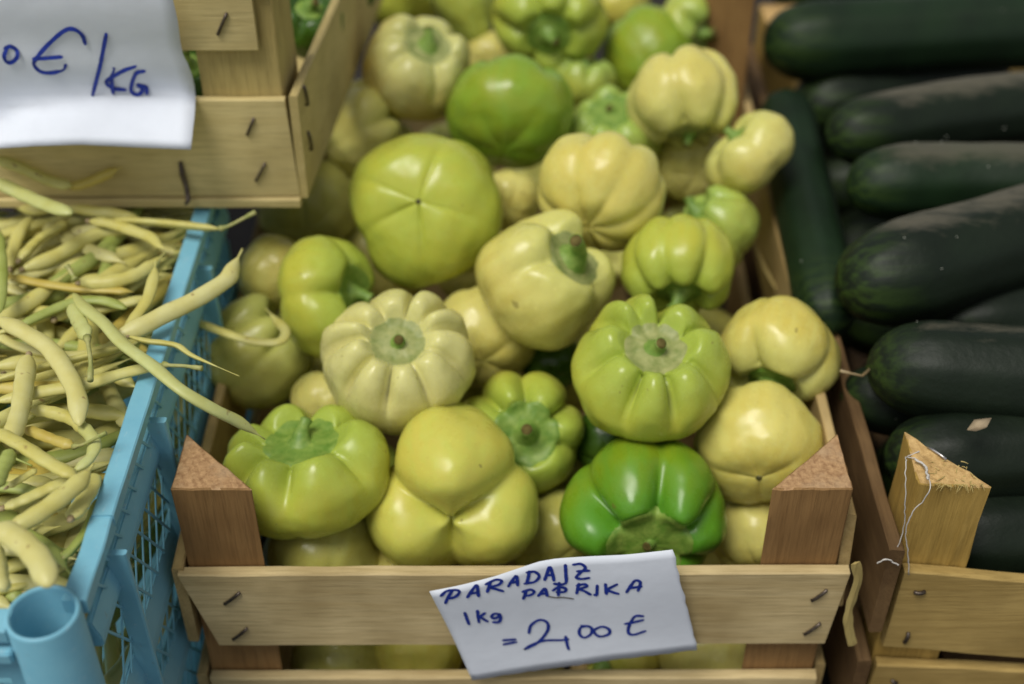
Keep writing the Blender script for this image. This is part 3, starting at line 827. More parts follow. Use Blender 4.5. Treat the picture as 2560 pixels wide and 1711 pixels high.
PEPPERS = [
 # label, (location, width), stem direction, roll, lobes, depth, colour, options
 ('big smooth apple-green pepper, blossom end with small dimple facing out', ((-0.0633,0.2811,0.262),0.1183), (0.06,0.745,-0.665), 20, 5, .16, 'apple', dict(hr=.8, bot=.05, sharp=.5, irr=.30, stem=0, seed=11, shoulder=.10, rough=.17, eq=.10, bw=.5, scar=True, crease=.05, broad=.4)),
 ('ivory pumpkin-shaped pepper with ten ribs and sunken green calyx', ((-0.0759,0.1395,0.235),0.1007), (0.064,-0.344,0.937), 8, 10, .30, 'white', dict(hr=.82, top=.22, irr=.16, shoulder=.14, stem=.5, calyx=.34, seed=2, curl=.2, eq=.10, bw=.06, dw=.31, crease=.06, broad=.28)),
 ('cream pepper with orange blush beside the small crate, stem up', ((-0.0781,0.4477,0.29),0.0903), (0.345,-0.323,0.881), 0, 6, .09, 'blush', dict(hr=.95, top=.16, irr=.15, stem=.8, calyx=.42, seed=3, curl=.6)),
 ('yellow-green ribbed pepper at the top edge, brown stem pointing down', ((0.0325,0.544,0.29),0.1003), (-0.024,-0.999,-0.047), 15, 6, .16, 'lime', dict(hr=.80, top=.14, stem=.9, seed=4, green=True)),
 ('narrow green pepper at the top edge tapering down to a tip', ((-0.0448,0.6126,0.275),0.0605), (-0.379,0.661,0.647), 0, 4, .10, 'pale', dict(hr=1.35, bot=-.12, taper=.30, stem=0, seed=5)),
 ('dim olive-green pepper cut by the top edge above the blushed one', ((-0.1068,0.6913,0.24),0.0753), (0.12,0.417,0.901), 0, 5, .10, 'lime', dict(stem=0, seed=6)),
 ('small golden pepper cut by the top edge right of the ribbed one', ((0.1016,0.6575,0.25),0.063), (0.108,0.442,0.891), 30, 6, .14, 'yellow', dict(stem=0, seed=7)),
 ('plain grass-green pepper behind the cream ribbed one, upper right', ((0.1252,0.5558,0.245),0.0928), (-0.26,0.954,0.148), 0, 5, .05, 'green', dict(hr=.95, stem=0, seed=8)),
 ('small pale green knobbly pepper with dry stem by the back post', ((0.1592,0.5721,0.27),0.067), (0.633,-0.773,-0.042), 0, 6, .20, 'pale', dict(hr=.85, stem=.8, seed=9)),
 ('cream ribbed pepper at upper right standing on its stem', ((0.1361,0.4111,0.285),0.0903), (0.154,-0.762,-0.629), 12, 7, .19, 'cream', dict(hr=.84, top=.10, bot=.10, shoulder=.2, stem=.6, seed=10, eq=.45, bw=.9)),
 ('kidney-shaped cream pepper overhanging the crate wall toward the cucumbers', ((0.1852,0.3497,0.27),0.0783), (-0.747,0.275,0.605), 40, 4, .09, 'cream', dict(hr=.66, top=.18, irr=.2, shoulder=.12, stem=.55, calyx=.3, seed=12, eq=.3, broad=.7, rough=.14, green=True)),
 ('glossy mid-green pepper, smooth back turned out, above the apple-green one', ((-0.0017,0.4007,0.275),0.102), (0.13,0.921,0.367), 10, 5, .08, 'green', dict(hr=.80, stem=0, seed=13)),
 ('small pale lime pepper tucked behind the glossy mid-green one', ((0.062,0.5086,0.245),0.0574), (0.123,0.292,0.949), 0, 6, .16, 'pale', dict(stem=.5, seed=14)),
 ('soft green pepper with flat ringed calyx behind the round yellow one', ((0.0837,0.4209,0.245),0.0837), (-0.105,-0.179,0.978), 0, 7, .10, 'pale', dict(hr=.75, top=.13, stem=.35, calyx=.50, seed=15, green=True)),
 ('round butter-yellow ribbed pepper in the upper middle, stem hidden', ((0.0643,0.2766,0.28),0.0969), (0.324,0.888,0.326), 12, 7, .11, 'butter', dict(hr=.78, stem=0, irr=.3, seed=16, eq=.35, bw=.7)),
 ('cream pepper leaning in shade against the small crate side', ((-0.1235,0.4266,0.245),0.0815), (0.889,0.156,0.43), 20, 6, .08, 'cream', dict(hr=.95, stem=.6, seed=17, green=True)),
 ('pale green pepper by the right wall, stem turned to the upper left', ((0.1564,0.302,0.23),0.0683), (-0.752,0.177,0.635), 30, 5, .15, 'pale', dict(hr=.9, stem=.8, seed=18, green=True)),
 ('yellow-green ribbed pepper right of centre with stem hanging down', ((0.1177,0.2224,0.255),0.0819), (-0.045,-0.9,-0.433), 5, 7, .16, 'lime', dict(hr=.84, stem=.9, shoulder=.2, seed=19, green=True, eq=.45)),
 ('cream four-lobed pepper in the centre with thick crooked green stem', ((0.0204,0.2064,0.25),0.097), (0.645,-0.156,0.748), 60, 4, .13, 'cream', dict(hr=.84, top=.13, irr=.22, shoulder=.20, stem=1.4, calyx=.42, seed=20, eq=.35, dw=.34, broad=.75, rough=.13, curl=.8)),
 ('small cream pepper end peeping between apple-green and butter-yellow ones', ((-0.0027,0.3346,0.235),0.0511), (0.0,0.977,-0.214), 0, 5, .08, 'cream', dict(stem=0, seed=21)),
 ('shaded cream pepper under the upper right ribbed one', ((0.151,0.4138,0.22),0.0637), (0.0,0.977,-0.214), 0, 5, .08, 'cream', dict(stem=0, seed=22)),
 ('blurred pale pepper end behind the glossy mid-green one', ((-0.0206,0.5816,0.235),0.0444), (0.0,0.977,-0.214), 0, 5, .08, 'cream', dict(stem=0, seed=23)),
 ('smooth round cream pepper near the blue crate, shaded', ((-0.1782,0.2694,0.215),0.0564), (0.207,0.32,-0.924), 0, 4, .04, 'cream', dict(hr=.98, bot=.02, stem=0, seed=24)),
 ('bent lime pepper left of centre, dark calyx turned to the right', ((-0.1329,0.2194,0.228),0.0891), (0.933,-0.194,0.303), 52, 4, .20, 'lime', dict(hr=.66, top=.18, irr=.15, stem=.9, calyx=.5, seed=25, eq=.45, green=True)),
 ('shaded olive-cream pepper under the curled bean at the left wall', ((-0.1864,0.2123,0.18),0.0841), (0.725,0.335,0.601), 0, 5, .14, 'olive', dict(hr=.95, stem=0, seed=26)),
 ('dim cream pepper in the hollow right of the ivory one', ((-0.0207,0.2141,0.195),0.078), (0.0,0.998,-0.059), 0, 5, .06, 'cream', dict(stem=0, seed=27)),
 ('large lime pepper with nine ribs and star calyx, right of centre', ((0.0889,0.1201,0.24),0.1043), (0.063,-0.254,0.965), 15, 8, .30, 'lime', dict(hr=.92, top=.20, bot=.03, irr=.25, shoulder=.16, taper=.12, stem=.7, calyx=.36, seed=28, curl=.3, eq=.10, bw=.08, dw=.33, crease=.07, broad=.35)),
 ('butter-yellow lobed pepper leaning over the right wall, stem below', ((0.1823,0.1623,0.225),0.0852), (-0.287,-0.895,-0.341), 30, 5, .19, 'butter', dict(hr=.82, top=.14, shoulder=.2, stem=.9, seed=29, green=True)),
 ('smooth butter-yellow pepper directly behind the right front post', ((0.1623,0.0987,0.195),0.0872), (0.102,0.995,0.012), 0, 4, .04, 'butter', dict(hr=.80, stem=0, seed=30, eq=.2, bw=.4, rough=.12, scar=True)),
 ('knobbly lime pepper low in the centre, stem facing out', ((0.0066,0.1341,0.178),0.0919), (0.105,-0.774,0.625), 25, 6, .34, 'lime', dict(hr=.80, top=.14, irr=.35, shoulder=.30, stem=1.0, calyx=.5, seed=31, eq=.7, bw=.6, green=True, curl=.2)),
 ('large yellow three-lobed pepper at the front, cleft facing out', ((-0.038,0.0711,0.176),0.1214), (0.03,0.952,-0.305), 30, 3, .36, 'chart', dict(crease=.12, broad=.75, rough=.14, hr=.76, bot=.14, shoulder=.35, sharp=.5, irr=.05, amps=[1.08, 1.0, 1.0], hamps=[1.22, .9, .9], eq=.5, bw=1.0, scar=True, stem=0, seed=32)),
 ('lime pepper with broad ribs behind the left front post, stem up', ((-0.1326,0.0722,0.198),0.1053), (-0.064,0.138,0.988), 10, 7, .28, 'lime', dict(hr=.70, top=.20, irr=.25, shoulder=.18, stem=.7, calyx=.45, seed=33, curl=.9, eq=.14, bw=.06, dw=.40, crease=.08, broad=.6, green=True)),
 ('bright grass-green pepper behind the price label, calyx facing down', ((0.087,0.0643,0.17),0.1072), (0.0,-0.993,0.12), 28, 6, .24, 'bright', dict(hr=.80, top=.14, irr=.25, shoulder=.22, stem=.35, calyx=.55, seed=34, eq=.4, bw=.2, green=True)),
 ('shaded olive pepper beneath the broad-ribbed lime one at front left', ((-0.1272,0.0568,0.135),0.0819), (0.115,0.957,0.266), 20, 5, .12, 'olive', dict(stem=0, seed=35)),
 ('cream pepper half hidden behind the right front post, low down', ((0.1676,0.0857,0.125),0.0675), (0.0,0.963,0.268), 0, 6, .12, 'cream', dict(stem=0, seed=36)),
 ('small cream pepper shoulder under the ivory ribbed one', ((-0.1326,0.1647,0.175),0.0496), (0.0,0.994,0.106), 0, 5, .08, 'cream', dict(stem=0, seed=37)),
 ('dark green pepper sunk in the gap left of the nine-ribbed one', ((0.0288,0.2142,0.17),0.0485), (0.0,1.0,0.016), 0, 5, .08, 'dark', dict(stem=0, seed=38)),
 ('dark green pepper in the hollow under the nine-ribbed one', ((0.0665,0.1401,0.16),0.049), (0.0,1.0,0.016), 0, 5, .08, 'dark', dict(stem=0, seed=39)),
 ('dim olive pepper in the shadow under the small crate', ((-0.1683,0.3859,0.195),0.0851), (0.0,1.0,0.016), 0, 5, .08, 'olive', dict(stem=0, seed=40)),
 ('shaded cream pepper low behind the front slat, left of the label', ((-0.0716,0.0579,0.115),0.056), (0.0,0.994,0.106), 0, 5, .08, 'cream', dict(stem=0, seed=41)),
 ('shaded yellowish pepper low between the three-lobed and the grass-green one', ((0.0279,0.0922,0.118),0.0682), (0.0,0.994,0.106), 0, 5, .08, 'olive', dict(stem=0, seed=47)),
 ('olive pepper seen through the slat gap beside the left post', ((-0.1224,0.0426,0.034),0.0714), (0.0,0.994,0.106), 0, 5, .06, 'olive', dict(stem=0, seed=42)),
 ('yellow pepper bulging in the slat gap left of the label', ((-0.0677,0.0551,0.036),0.0708), (-0.115,0.957,0.266), 0, 5, .14, 'yellow', dict(stem=0, seed=43)),
 ('yellow pepper in the slat gap under the label edge', ((0.0037,0.0434,0.034),0.0662), (0.0,0.994,0.106), 0, 5, .08, 'yellow', dict(stem=0, seed=44)),
 ('yellow pepper in the slat gap with its stem turned left', ((0.0782,0.0529,0.034),0.0589), (-0.789,-0.608,0.085), 0, 5, .12, 'yellow', dict(stem=.8, seed=45)),
 ('pale pepper in the slat gap right of the label', ((0.1395,0.0486,0.036),0.0797), (0.0,0.994,0.106), 0, 5, .06, 'cream', dict(stem=0, seed=46)),
]
for (lab, (loc, w), axd, roll, n, dep, key, opt) in PEPPERS:
    pepper(lab, loc, w, axd, roll, n, dep, key, **opt)
# lower layers of the heap, seen only as dim shapes in the gaps
rng = random.Random(5)
WHERE = ['front left', 'front centre left', 'front centre right', 'front right', 'left wall', 'centre left', 'centre right', 'right wall', 'left wall under the small crate', 'middle behind the apple-green one', 'middle behind the butter-yellow one', 'right wall behind the kidney-shaped one', 'back left', 'back middle', 'back right']
for bi, (x, y, z) in enumerate([(-0.12, 0.16, 0.10), (-0.03, 0.15, 0.09), (0.06, 0.16, 0.10), (0.14, 0.14, 0.09), (-0.14, 0.27, 0.11), (-0.05, 0.26, 0.12),
                  (0.05, 0.27, 0.12), (0.15, 0.28, 0.12), (-0.12, 0.39, 0.13), (-0.02, 0.38, 0.14), (0.07, 0.40, 0.15), (0.15, 0.41, 0.13),
                  (-0.06, 0.51, 0.15), (0.04, 0.52, 0.16), (0.14, 0.52, 0.15)]):
    pepper('dim pepper buried in the lower layer of the heap, ' + WHERE[bi], (x, y, z), 0.092, (rng.uniform(-1, 1), rng.uniform(-1, 1), rng.uniform(-1, 1)), 0, 5, .10,
           rng.choice(['olive', 'cream', 'lime']), stem=0, seed=60 + int(rng.random() * 30), group='buried peppers of the lower layer')
for lab, (loc, w), key, sd_ in [
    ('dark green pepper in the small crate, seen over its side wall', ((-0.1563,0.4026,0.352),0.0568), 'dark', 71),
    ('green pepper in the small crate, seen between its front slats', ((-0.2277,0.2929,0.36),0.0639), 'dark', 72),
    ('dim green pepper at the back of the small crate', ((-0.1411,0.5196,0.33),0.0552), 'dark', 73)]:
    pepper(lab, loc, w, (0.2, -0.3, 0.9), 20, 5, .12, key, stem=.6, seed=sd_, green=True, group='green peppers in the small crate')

# ------------------------------------------------------------------ beans
def bean(label, pts, r, key, tail=0.10, stem=None, seed=0, group='yellow wax beans piled in the blue crate', name='bean', flat=0.74, bumps=0.02, dry=False, scar=False):
    rng = random.Random(seed)
    n = 40
    P = catmull(pts, n)
    ph = rng.uniform(0, 6)
    rad = []
    nb = rng.uniform(4, 6)
    for i in range(n):
        u = i / (n - 1)
        e = (min(1.0, u / 0.13) ** 0.55) * 0.9 + 0.1 if u < 0.13 else 1.0
        if tail > 0:
            uu = (1 - u) / max(tail * 1.9, 1e-3)
            f = 0.12 + 0.88 * (min(1, max(0, uu - 0.35) / 0.65) ** 0.7)
        else:
            f = min(1.0, ((1 - u) / 0.12)) ** 0.55 * 0.9 + 0.1
        b_ = 1 + bumps * math.sin(2 * math.pi * nb * u + ph) + 0.16 * noise.noise(Vector((u * 3.5, seed * 3.3, 0)))
        rad.append(max(r * e * f * b_, r * 0.10))
    q0 = P[0]
    o = tube(name, [p - q0 for p in P], rad, BM[key], None, 16, flat, (rng.uniform(-.8, .8), rng.uniform(-.8, .8), 1), True, 0.28)
    o.location = q0
    tag(o, label, 'bean', group)
    if not stem and (seed < 100 or scar):
        T0 = (P[1] - P[0]).normalized()
        tube('stem_scar', [T0 * 0.0012, -T0 * 0.0008, -T0 * 0.0022], [r * 0.42, r * 0.40, r * 0.22], BDRY, o, 8)
    if stem:
        S_ = [Vector(p) - q0 for p in stem]
        SP = catmull(S_, 12)
        sr = [r * (0.30 if 1 < k < 9 else 0.42) for k in range(12)]
        sr[0] = r * 0.62; sr[1] = r * 0.5
        sr[-1] = r * 0.46
        tube('stem', SP, sr, BDRY if dry else BSTEM, o, 8)
    return o

BEANS = [
 ('slim golden bean at the upper left edge, lying against the pale crate', ([(-0.3513,0.236,0.3336),(-0.3355,0.236,0.3269),(-0.317,0.236,0.3159),(-0.302,0.236,0.3112)],0.0052), 'wax', .0, None),
 ('short golden bean tip pointing up the front of the pale crate', ([(-0.3055,0.238,0.309),(-0.293,0.238,0.3124),(-0.2791,0.238,0.3188),(-0.2666,0.238,0.3252)],0.0046), 'gold', .12, None),
 ('thick pale bean running down from the left edge to a cut end', ([(-0.3524,0.226,0.3238),(-0.3307,0.214,0.3202),(-0.3095,0.198,0.3218),(-0.2843,0.178,0.3268)],0.0066), 'lime', .0, None),
 ('yellow bean lying under the cut end of the thick pale bean', ([(-0.3529,0.2502,0.288),(-0.3334,0.2423,0.288),(-0.3157,0.247,0.288),(-0.2932,0.24,0.288),(-0.2781,0.2376,0.288),(-0.258,0.2284,0.288)],0.00473), 'wax', .0, None),
 ('yellow bean crossing the blue rim with a long green stem', ([(-0.197,0.203,0.298),(-0.2139,0.2082,0.2965),(-0.2319,0.2137,0.295),(-0.256,0.2194,0.2935),(-0.2763,0.2224,0.292)],0.00469), 'wax', .0, [(-0.1974,0.2033,0.298),(-0.1921,0.2045,0.299),(-0.1836,0.2059,0.303),(-0.1726,0.2088,0.308)]),
 ('yellow bean with green pointed tail touching the rim', ([(-0.2915,0.2224,0.292),(-0.2754,0.2186,0.292),(-0.2564,0.2089,0.292),(-0.244,0.2016,0.292),(-0.2352,0.1907,0.292),(-0.2248,0.186,0.292)],0.00436), 'wax', .16, None),
 ('long yellow bean rising to the right below the pointed one', ([(-0.3257,0.1758,0.284),(-0.3078,0.1913,0.284),(-0.2922,0.2117,0.284),(-0.2793,0.2215,0.284),(-0.2642,0.2222,0.284)],0.00568), 'wax', .0, None),
 ('short fat bean leaning to the upper right near the left edge', ([(-0.3297,0.1828,0.286),(-0.3238,0.2059,0.286),(-0.3152,0.2208,0.286),(-0.3082,0.2314,0.286)],0.00593), 'wax', .06, None),
 ('upright broad bean between the short fat one and the left edge', ([(-0.3364,0.1814,0.28),(-0.3406,0.2043,0.28),(-0.3424,0.2251,0.28),(-0.3394,0.2451,0.28)],0.0064), 'wax', .0, None),
 ('dull green bean standing at the left edge', ([(-0.3445,0.1986,0.3),(-0.3339,0.1687,0.3),(-0.3239,0.1377,0.3),(-0.3167,0.1071,0.3)],0.00429), 'green', .0, None),
 ('straight yellow bean with a brown seam across the left middle', ([(-0.3321,0.1661,0.286),(-0.3106,0.1586,0.286),(-0.285,0.1526,0.286),(-0.2604,0.1499,0.286),(-0.245,0.1486,0.286)],0.00419), 'gold', .05, None),
 ('yellow bean arching up to a thin tail near the rim', ([(-0.281,0.1525,0.29),(-0.2606,0.1539,0.29),(-0.2463,0.1613,0.29),(-0.2382,0.1723,0.29),(-0.2316,0.1878,0.29)],0.00521), 'wax', .14, None),
 ('long pale bean lying across the rim and down onto the peppers', ([(-0.2759,0.1282,0.3),(-0.2632,0.1083,0.304),(-0.2461,0.0892,0.306),(-0.2298,0.0692,0.306),(-0.2085,0.0501,0.305),(-0.1892,0.0328,0.302),(-0.1713,0.0294,0.29),(-0.1597,0.0343,0.276),(-0.1463,0.0345,0.262)],0.00589), 'lime', .05, [(-0.2785,0.1423,0.3),(-0.2807,0.1455,0.302),(-0.2835,0.1495,0.303),(-0.2855,0.1514,0.305)]),
 ('small bean standing steeply by the rim with a brown scar', ([(-0.239,0.0989,0.292),(-0.2343,0.1104,0.2945),(-0.2296,0.1261,0.297),(-0.2295,0.1463,0.2995),(-0.2309,0.1617,0.302)],0.00483), 'wax', .16, None),
 ('fat pale bean reaching out over the rim with a pointed tail', ([(-0.242,0.089,0.296),(-0.2274,0.098,0.297),(-0.2145,0.1096,0.298),(-0.1979,0.1235,0.299),(-0.1824,0.1423,0.3),(-0.1798,0.1536,0.301),(-0.1766,0.1742,0.302)],0.00674), 'cream', .13, None),
 ('green-tinged bean lying level under the long pale bean', ([(-0.3118,0.1101,0.286),(-0.2943,0.1277,0.286),(-0.2797,0.1381,0.286),(-0.2618,0.1387,0.286),(-0.2457,0.1303,0.286)],0.00453), 'green', .0, None),
 ('large pale bean looping down at the left edge', ([(-0.3167,0.0978,0.304),(-0.3067,0.0937,0.303),(-0.2925,0.0847,0.302),(-0.277,0.0731,0.301),(-0.2629,0.0549,0.3),(-0.2503,0.0331,0.299),(-0.2419,0.0071,0.298)],0.00641), 'cream', .0, None),
 ('stubby green-striped bean end with stem hanging down', ([(-0.253,0.0756,0.306),(-0.2607,0.0902,0.3033),(-0.2693,0.1058,0.3007),(-0.2756,0.1181,0.298)],0.00548), 'lime', .0, [(-0.2533,0.0762,0.306),(-0.2491,0.0645,0.308),(-0.2446,0.0509,0.308),(-0.2418,0.0368,0.306)]),
 ('curled bean lying on the shaded pepper outside the blue crate', ([(-0.2219,0.1788,0.24),(-0.1977,0.1652,0.24),(-0.1752,0.1546,0.24),(-0.157,0.1539,0.24),(-0.1539,0.1652,0.24),(-0.1618,0.1774,0.24),(-0.1714,0.1913,0.24)],0.00413), 'wax', .10, None),
 ('thin bean ending in a long green whisker over the rim', ([(-0.234,0.0899,0.296),(-0.2215,0.0863,0.295),(-0.2118,0.0858,0.294),(-0.2027,0.0841,0.293),(-0.1932,0.0765,0.292),(-0.1778,0.0679,0.291),(-0.1619,0.0594,0.29)],0.00317), 'wax', .30, None),
 ('yellow bean under the long pale one, dry stem poking past the rim', ([(-0.2086,0.0702,0.29),(-0.2284,0.0634,0.29),(-0.2514,0.0527,0.29),(-0.2781,0.0445,0.29),(-0.3002,0.0369,0.29)],0.00489), 'wax', .0, [(-0.2089,0.07,0.29),(-0.2032,0.0669,0.292),(-0.1954,0.0653,0.293),(-0.184,0.0618,0.294)]),
 ('yellow bean behind the looping bean, running level to the right', ([(-0.3094,0.0625,0.284),(-0.2939,0.0699,0.284),(-0.2741,0.0792,0.284),(-0.2538,0.088,0.284),(-0.2394,0.094,0.284)],0.00467), 'wax', .0, None),
 ('pale bean with a red-brown spot below the looping bean', ([(-0.2881,0.0698,0.298),(-0.2848,0.0506,0.298),(-0.2796,0.0236,0.298),(-0.2775,0.002,0.298),(-0.2782,-0.0049,0.298)],0.00646), 'cream', .0, None),
 ('stout yellow bean sloping down toward the lower rim', ([(-0.2874,-0.0003,0.302),(-0.2675,-0.0131,0.302),(-0.2491,-0.0266,0.302),(-0.2302,-0.0387,0.302)],0.00578), 'wax', .05, None),
 ('short yellow bean in the shade left of the rim, bent', ([(-0.2803,0.0339,0.286),(-0.2669,0.0317,0.286),(-0.2532,0.0254,0.286),(-0.2428,0.015,0.286)],0.0046), 'wax', .0, None),
 ('pale hooked bean curving below the looping bean', ([(-0.2453,0.0157,0.292),(-0.2341,0.0015,0.292),(-0.2323,-0.0114,0.292),(-0.2382,-0.0229,0.292)],0.00457), 'lime', .0, None),
 ('short bean with a ragged stem end left of the hooked one', ([(-0.2448,-0.0014,0.29),(-0.2581,0.0046,0.29),(-0.2684,0.0097,0.29),(-0.2765,0.0138,0.29)],0.00399), 'gold', .0, [(-0.2448,-0.0014,0.29),(-0.2379,-0.0037,0.294),(-0.2321,-0.0029,0.297),(-0.2249,-0.0006,0.3)]),
 ('large bean with green tail and wispy tip beside the lower rim', ([(-0.2557,-0.0775,0.304),(-0.2452,-0.0681,0.304),(-0.2349,-0.0546,0.304),(-0.2276,-0.0416,0.304),(-0.2241,-0.0294,0.304)],0.00582), 'wax', .12, None),
 ('very thick cream bean in the near left corner', ([(-0.2637,-0.0766,0.306),(-0.2489,-0.0849,0.306),(-0.2343,-0.0985,0.306),(-0.2234,-0.1167,0.306)],0.00737), 'cream', .0, None),
 ('shaded bean leaning against the inside of the near rim', ([(-0.2371,-0.078,0.278),(-0.231,-0.0658,0.278),(-0.227,-0.0503,0.278),(-0.2268,-0.0301,0.278)],0.00435), 'green', .0, None),
 ('round bean end facing out under the green-tailed one', ([(-0.2314,-0.0586,0.292),(-0.2301,-0.0462,0.2893),(-0.2292,-0.0315,0.2867),(-0.231,-0.0173,0.284)],0.00643), 'wax', .0, None),
 ('green bean in the near corner behind the round socket', ([(-0.2773,-0.0551,0.262),(-0.2703,-0.0667,0.262),(-0.2625,-0.0798,0.262),(-0.2573,-0.0889,0.262)],0.00606), 'green', .0, None),
 ('pale green bean tip at the left edge above the thick cream one', ([(-0.2715,-0.0471,0.304),(-0.2712,-0.0305,0.304),(-0.2712,-0.0181,0.304)],0.00427), 'green', .0, None),
 ('thin bean stub crossing under the stout yellow one', ([(-0.2714,-0.0351,0.292),(-0.2649,-0.0277,0.292),(-0.2593,-0.0215,0.292)],0.00266), 'wax', .0, None),
 ('level pale bean in shade under the green-tailed one', ([(-0.2714,-0.0469,0.288),(-0.2603,-0.0399,0.288),(-0.2483,-0.0307,0.288),(-0.2378,-0.0255,0.288)],0.00514), 'wax', .0, None),
 ('cream bean nearly upright beside the socket, lower left edge', ([(-0.2663,-0.0748,0.292),(-0.2592,-0.0914,0.292),(-0.2518,-0.1073,0.292)],0.00547), 'cream', .0, None),
]
for i, (lab, (pts, r), key, tail, stem) in enumerate(BEANS):
    bean(lab, pts, r * 0.78, key, tail, stem, seed=i + 1, bumps=0.035)
rng = random.Random(21)
CW = {'wax': 'yellow', 'gold': 'golden', 'green': 'greenish', 'cream': 'cream'}
for k in range(260):
    lay = k % 5
    x, y = rng.uniform(-0.40, -0.235), rng.uniform(-0.10, 0.285)
    z = (0.276, 0.262, 0.246, 0.205, 0.226)[lay] + rng.uniform(-0.007, 0.004)
    a = rng.gauss(0.35, 0.8)
    L_ = rng.uniform(0.08, 0.14)
    cv = rng.uniform(-0.020, 0.020)
    if lay == 3:
        a = rng.gauss(1.4, 0.25)
        x = rng.uniform(-0.255, -0.228)
        z = rng.uniform(0.10, 0.225)
    if lay == 4 and k % 2:
        x, y, z = rng.uniform(-0.29, -0.235), rng.uniform(0.13, 0.29), rng.uniform(0.25, 0.274)
    if lay == 4 and k % 2 == 0:
        x, y, z = rng.uniform(-0.38, -0.29), rng.uniform(-0.10, -0.02), rng.uniform(0.245, 0.278)
        a = rng.gauss(0.15, 0.3)
    d = Vector((math.cos(a), math.sin(a), rng.uniform(-0.08, 0.08)))
    s = Vector((-math.sin(a), math.cos(a), 0))
    c0 = Vector((x, y, z))
    pts = [c0 - d * L_ / 2, c0 - d * L_ * 0.17 + s * cv, c0 + d * L_ * 0.17 + s * cv, c0 + d * L_ / 2]
    mxx = max(p.x for p in pts)
    if mxx > -0.226:
        pts = [p + Vector((-0.226 - mxx, 0, 0)) for p in pts]
    mny = min(p.y for p in pts)
    low = -0.107 if max(p.x for p in pts) < -0.256 else -0.086
    if mny < low:
        pts = [p + Vector((0, low - mny, 0)) for p in pts]
    mxy = max(p.y for p in pts)
    if mxy > 0.292:
        pts = [p + Vector((0, 0.292 - mxy, 0)) for p in pts]
    key = rng.choice(['wax', 'wax', 'gold', 'green', 'cream'])
    depth_w = ('just under the top beans', 'in the second layer', 'deep in the pile', 'against the lattice wall', 'at the pile edge')[lay]
    zone = 'toward the pale crate' if y > 0.14 else ('toward the round socket' if y < 0.01 else 'halfway along the rim')
    tl = rng.choice([0.06, 0.1, 0.14, 0.18])
    look = ('long ' if L_ > 0.11 else 'short ') + ('bent ' if abs(cv) > 0.009 else 'straight ') + ('fine-tailed ' if tl > 0.12 else '')
    bean('%s%s bean %s, %s' % (look, CW[key], depth_w, zone), pts, rng.uniform(0.0038, 0.0053) * (1.55 if lay == 2 else 1.0), key, tl, None, seed=100 + k, scar=lay < 2, group='covered beans %s' % depth_w)

for bi, (x, y, z, a, w) in enumerate([(-0.277, 0.058, 0.240, 0.5, 'under the pale hooked bean'), (-0.272, 0.075, 0.232, 1.2, 'deep below the looping bean'), (-0.300, 0.045, 0.244, 0.2, 'deep below the red-spotted bean'),
                                        (-0.345, 0.105, 0.240, 0.4, 'deep at the left edge below the green-tinged bean'), (-0.330, 0.135, 0.246, 0.1, 'deep at the left edge below the brown-seamed bean'), (-0.285, 0.020, 0.240, 0.9, 'deep below the stout sloping bean')]):
    d, s = Vector((math.cos(a), math.sin(a), 0)), Vector((-math.sin(a), math.cos(a), 0))
    c0 = Vector((x, y, z))
    bean('shaded yellow bean ' + w, [c0 - d * 0.05, c0 + s * 0.006, c0 + d * 0.05], 0.0085, 'wax', 0.08, None, seed=500 + bi, group='covered beans deep in the pile')

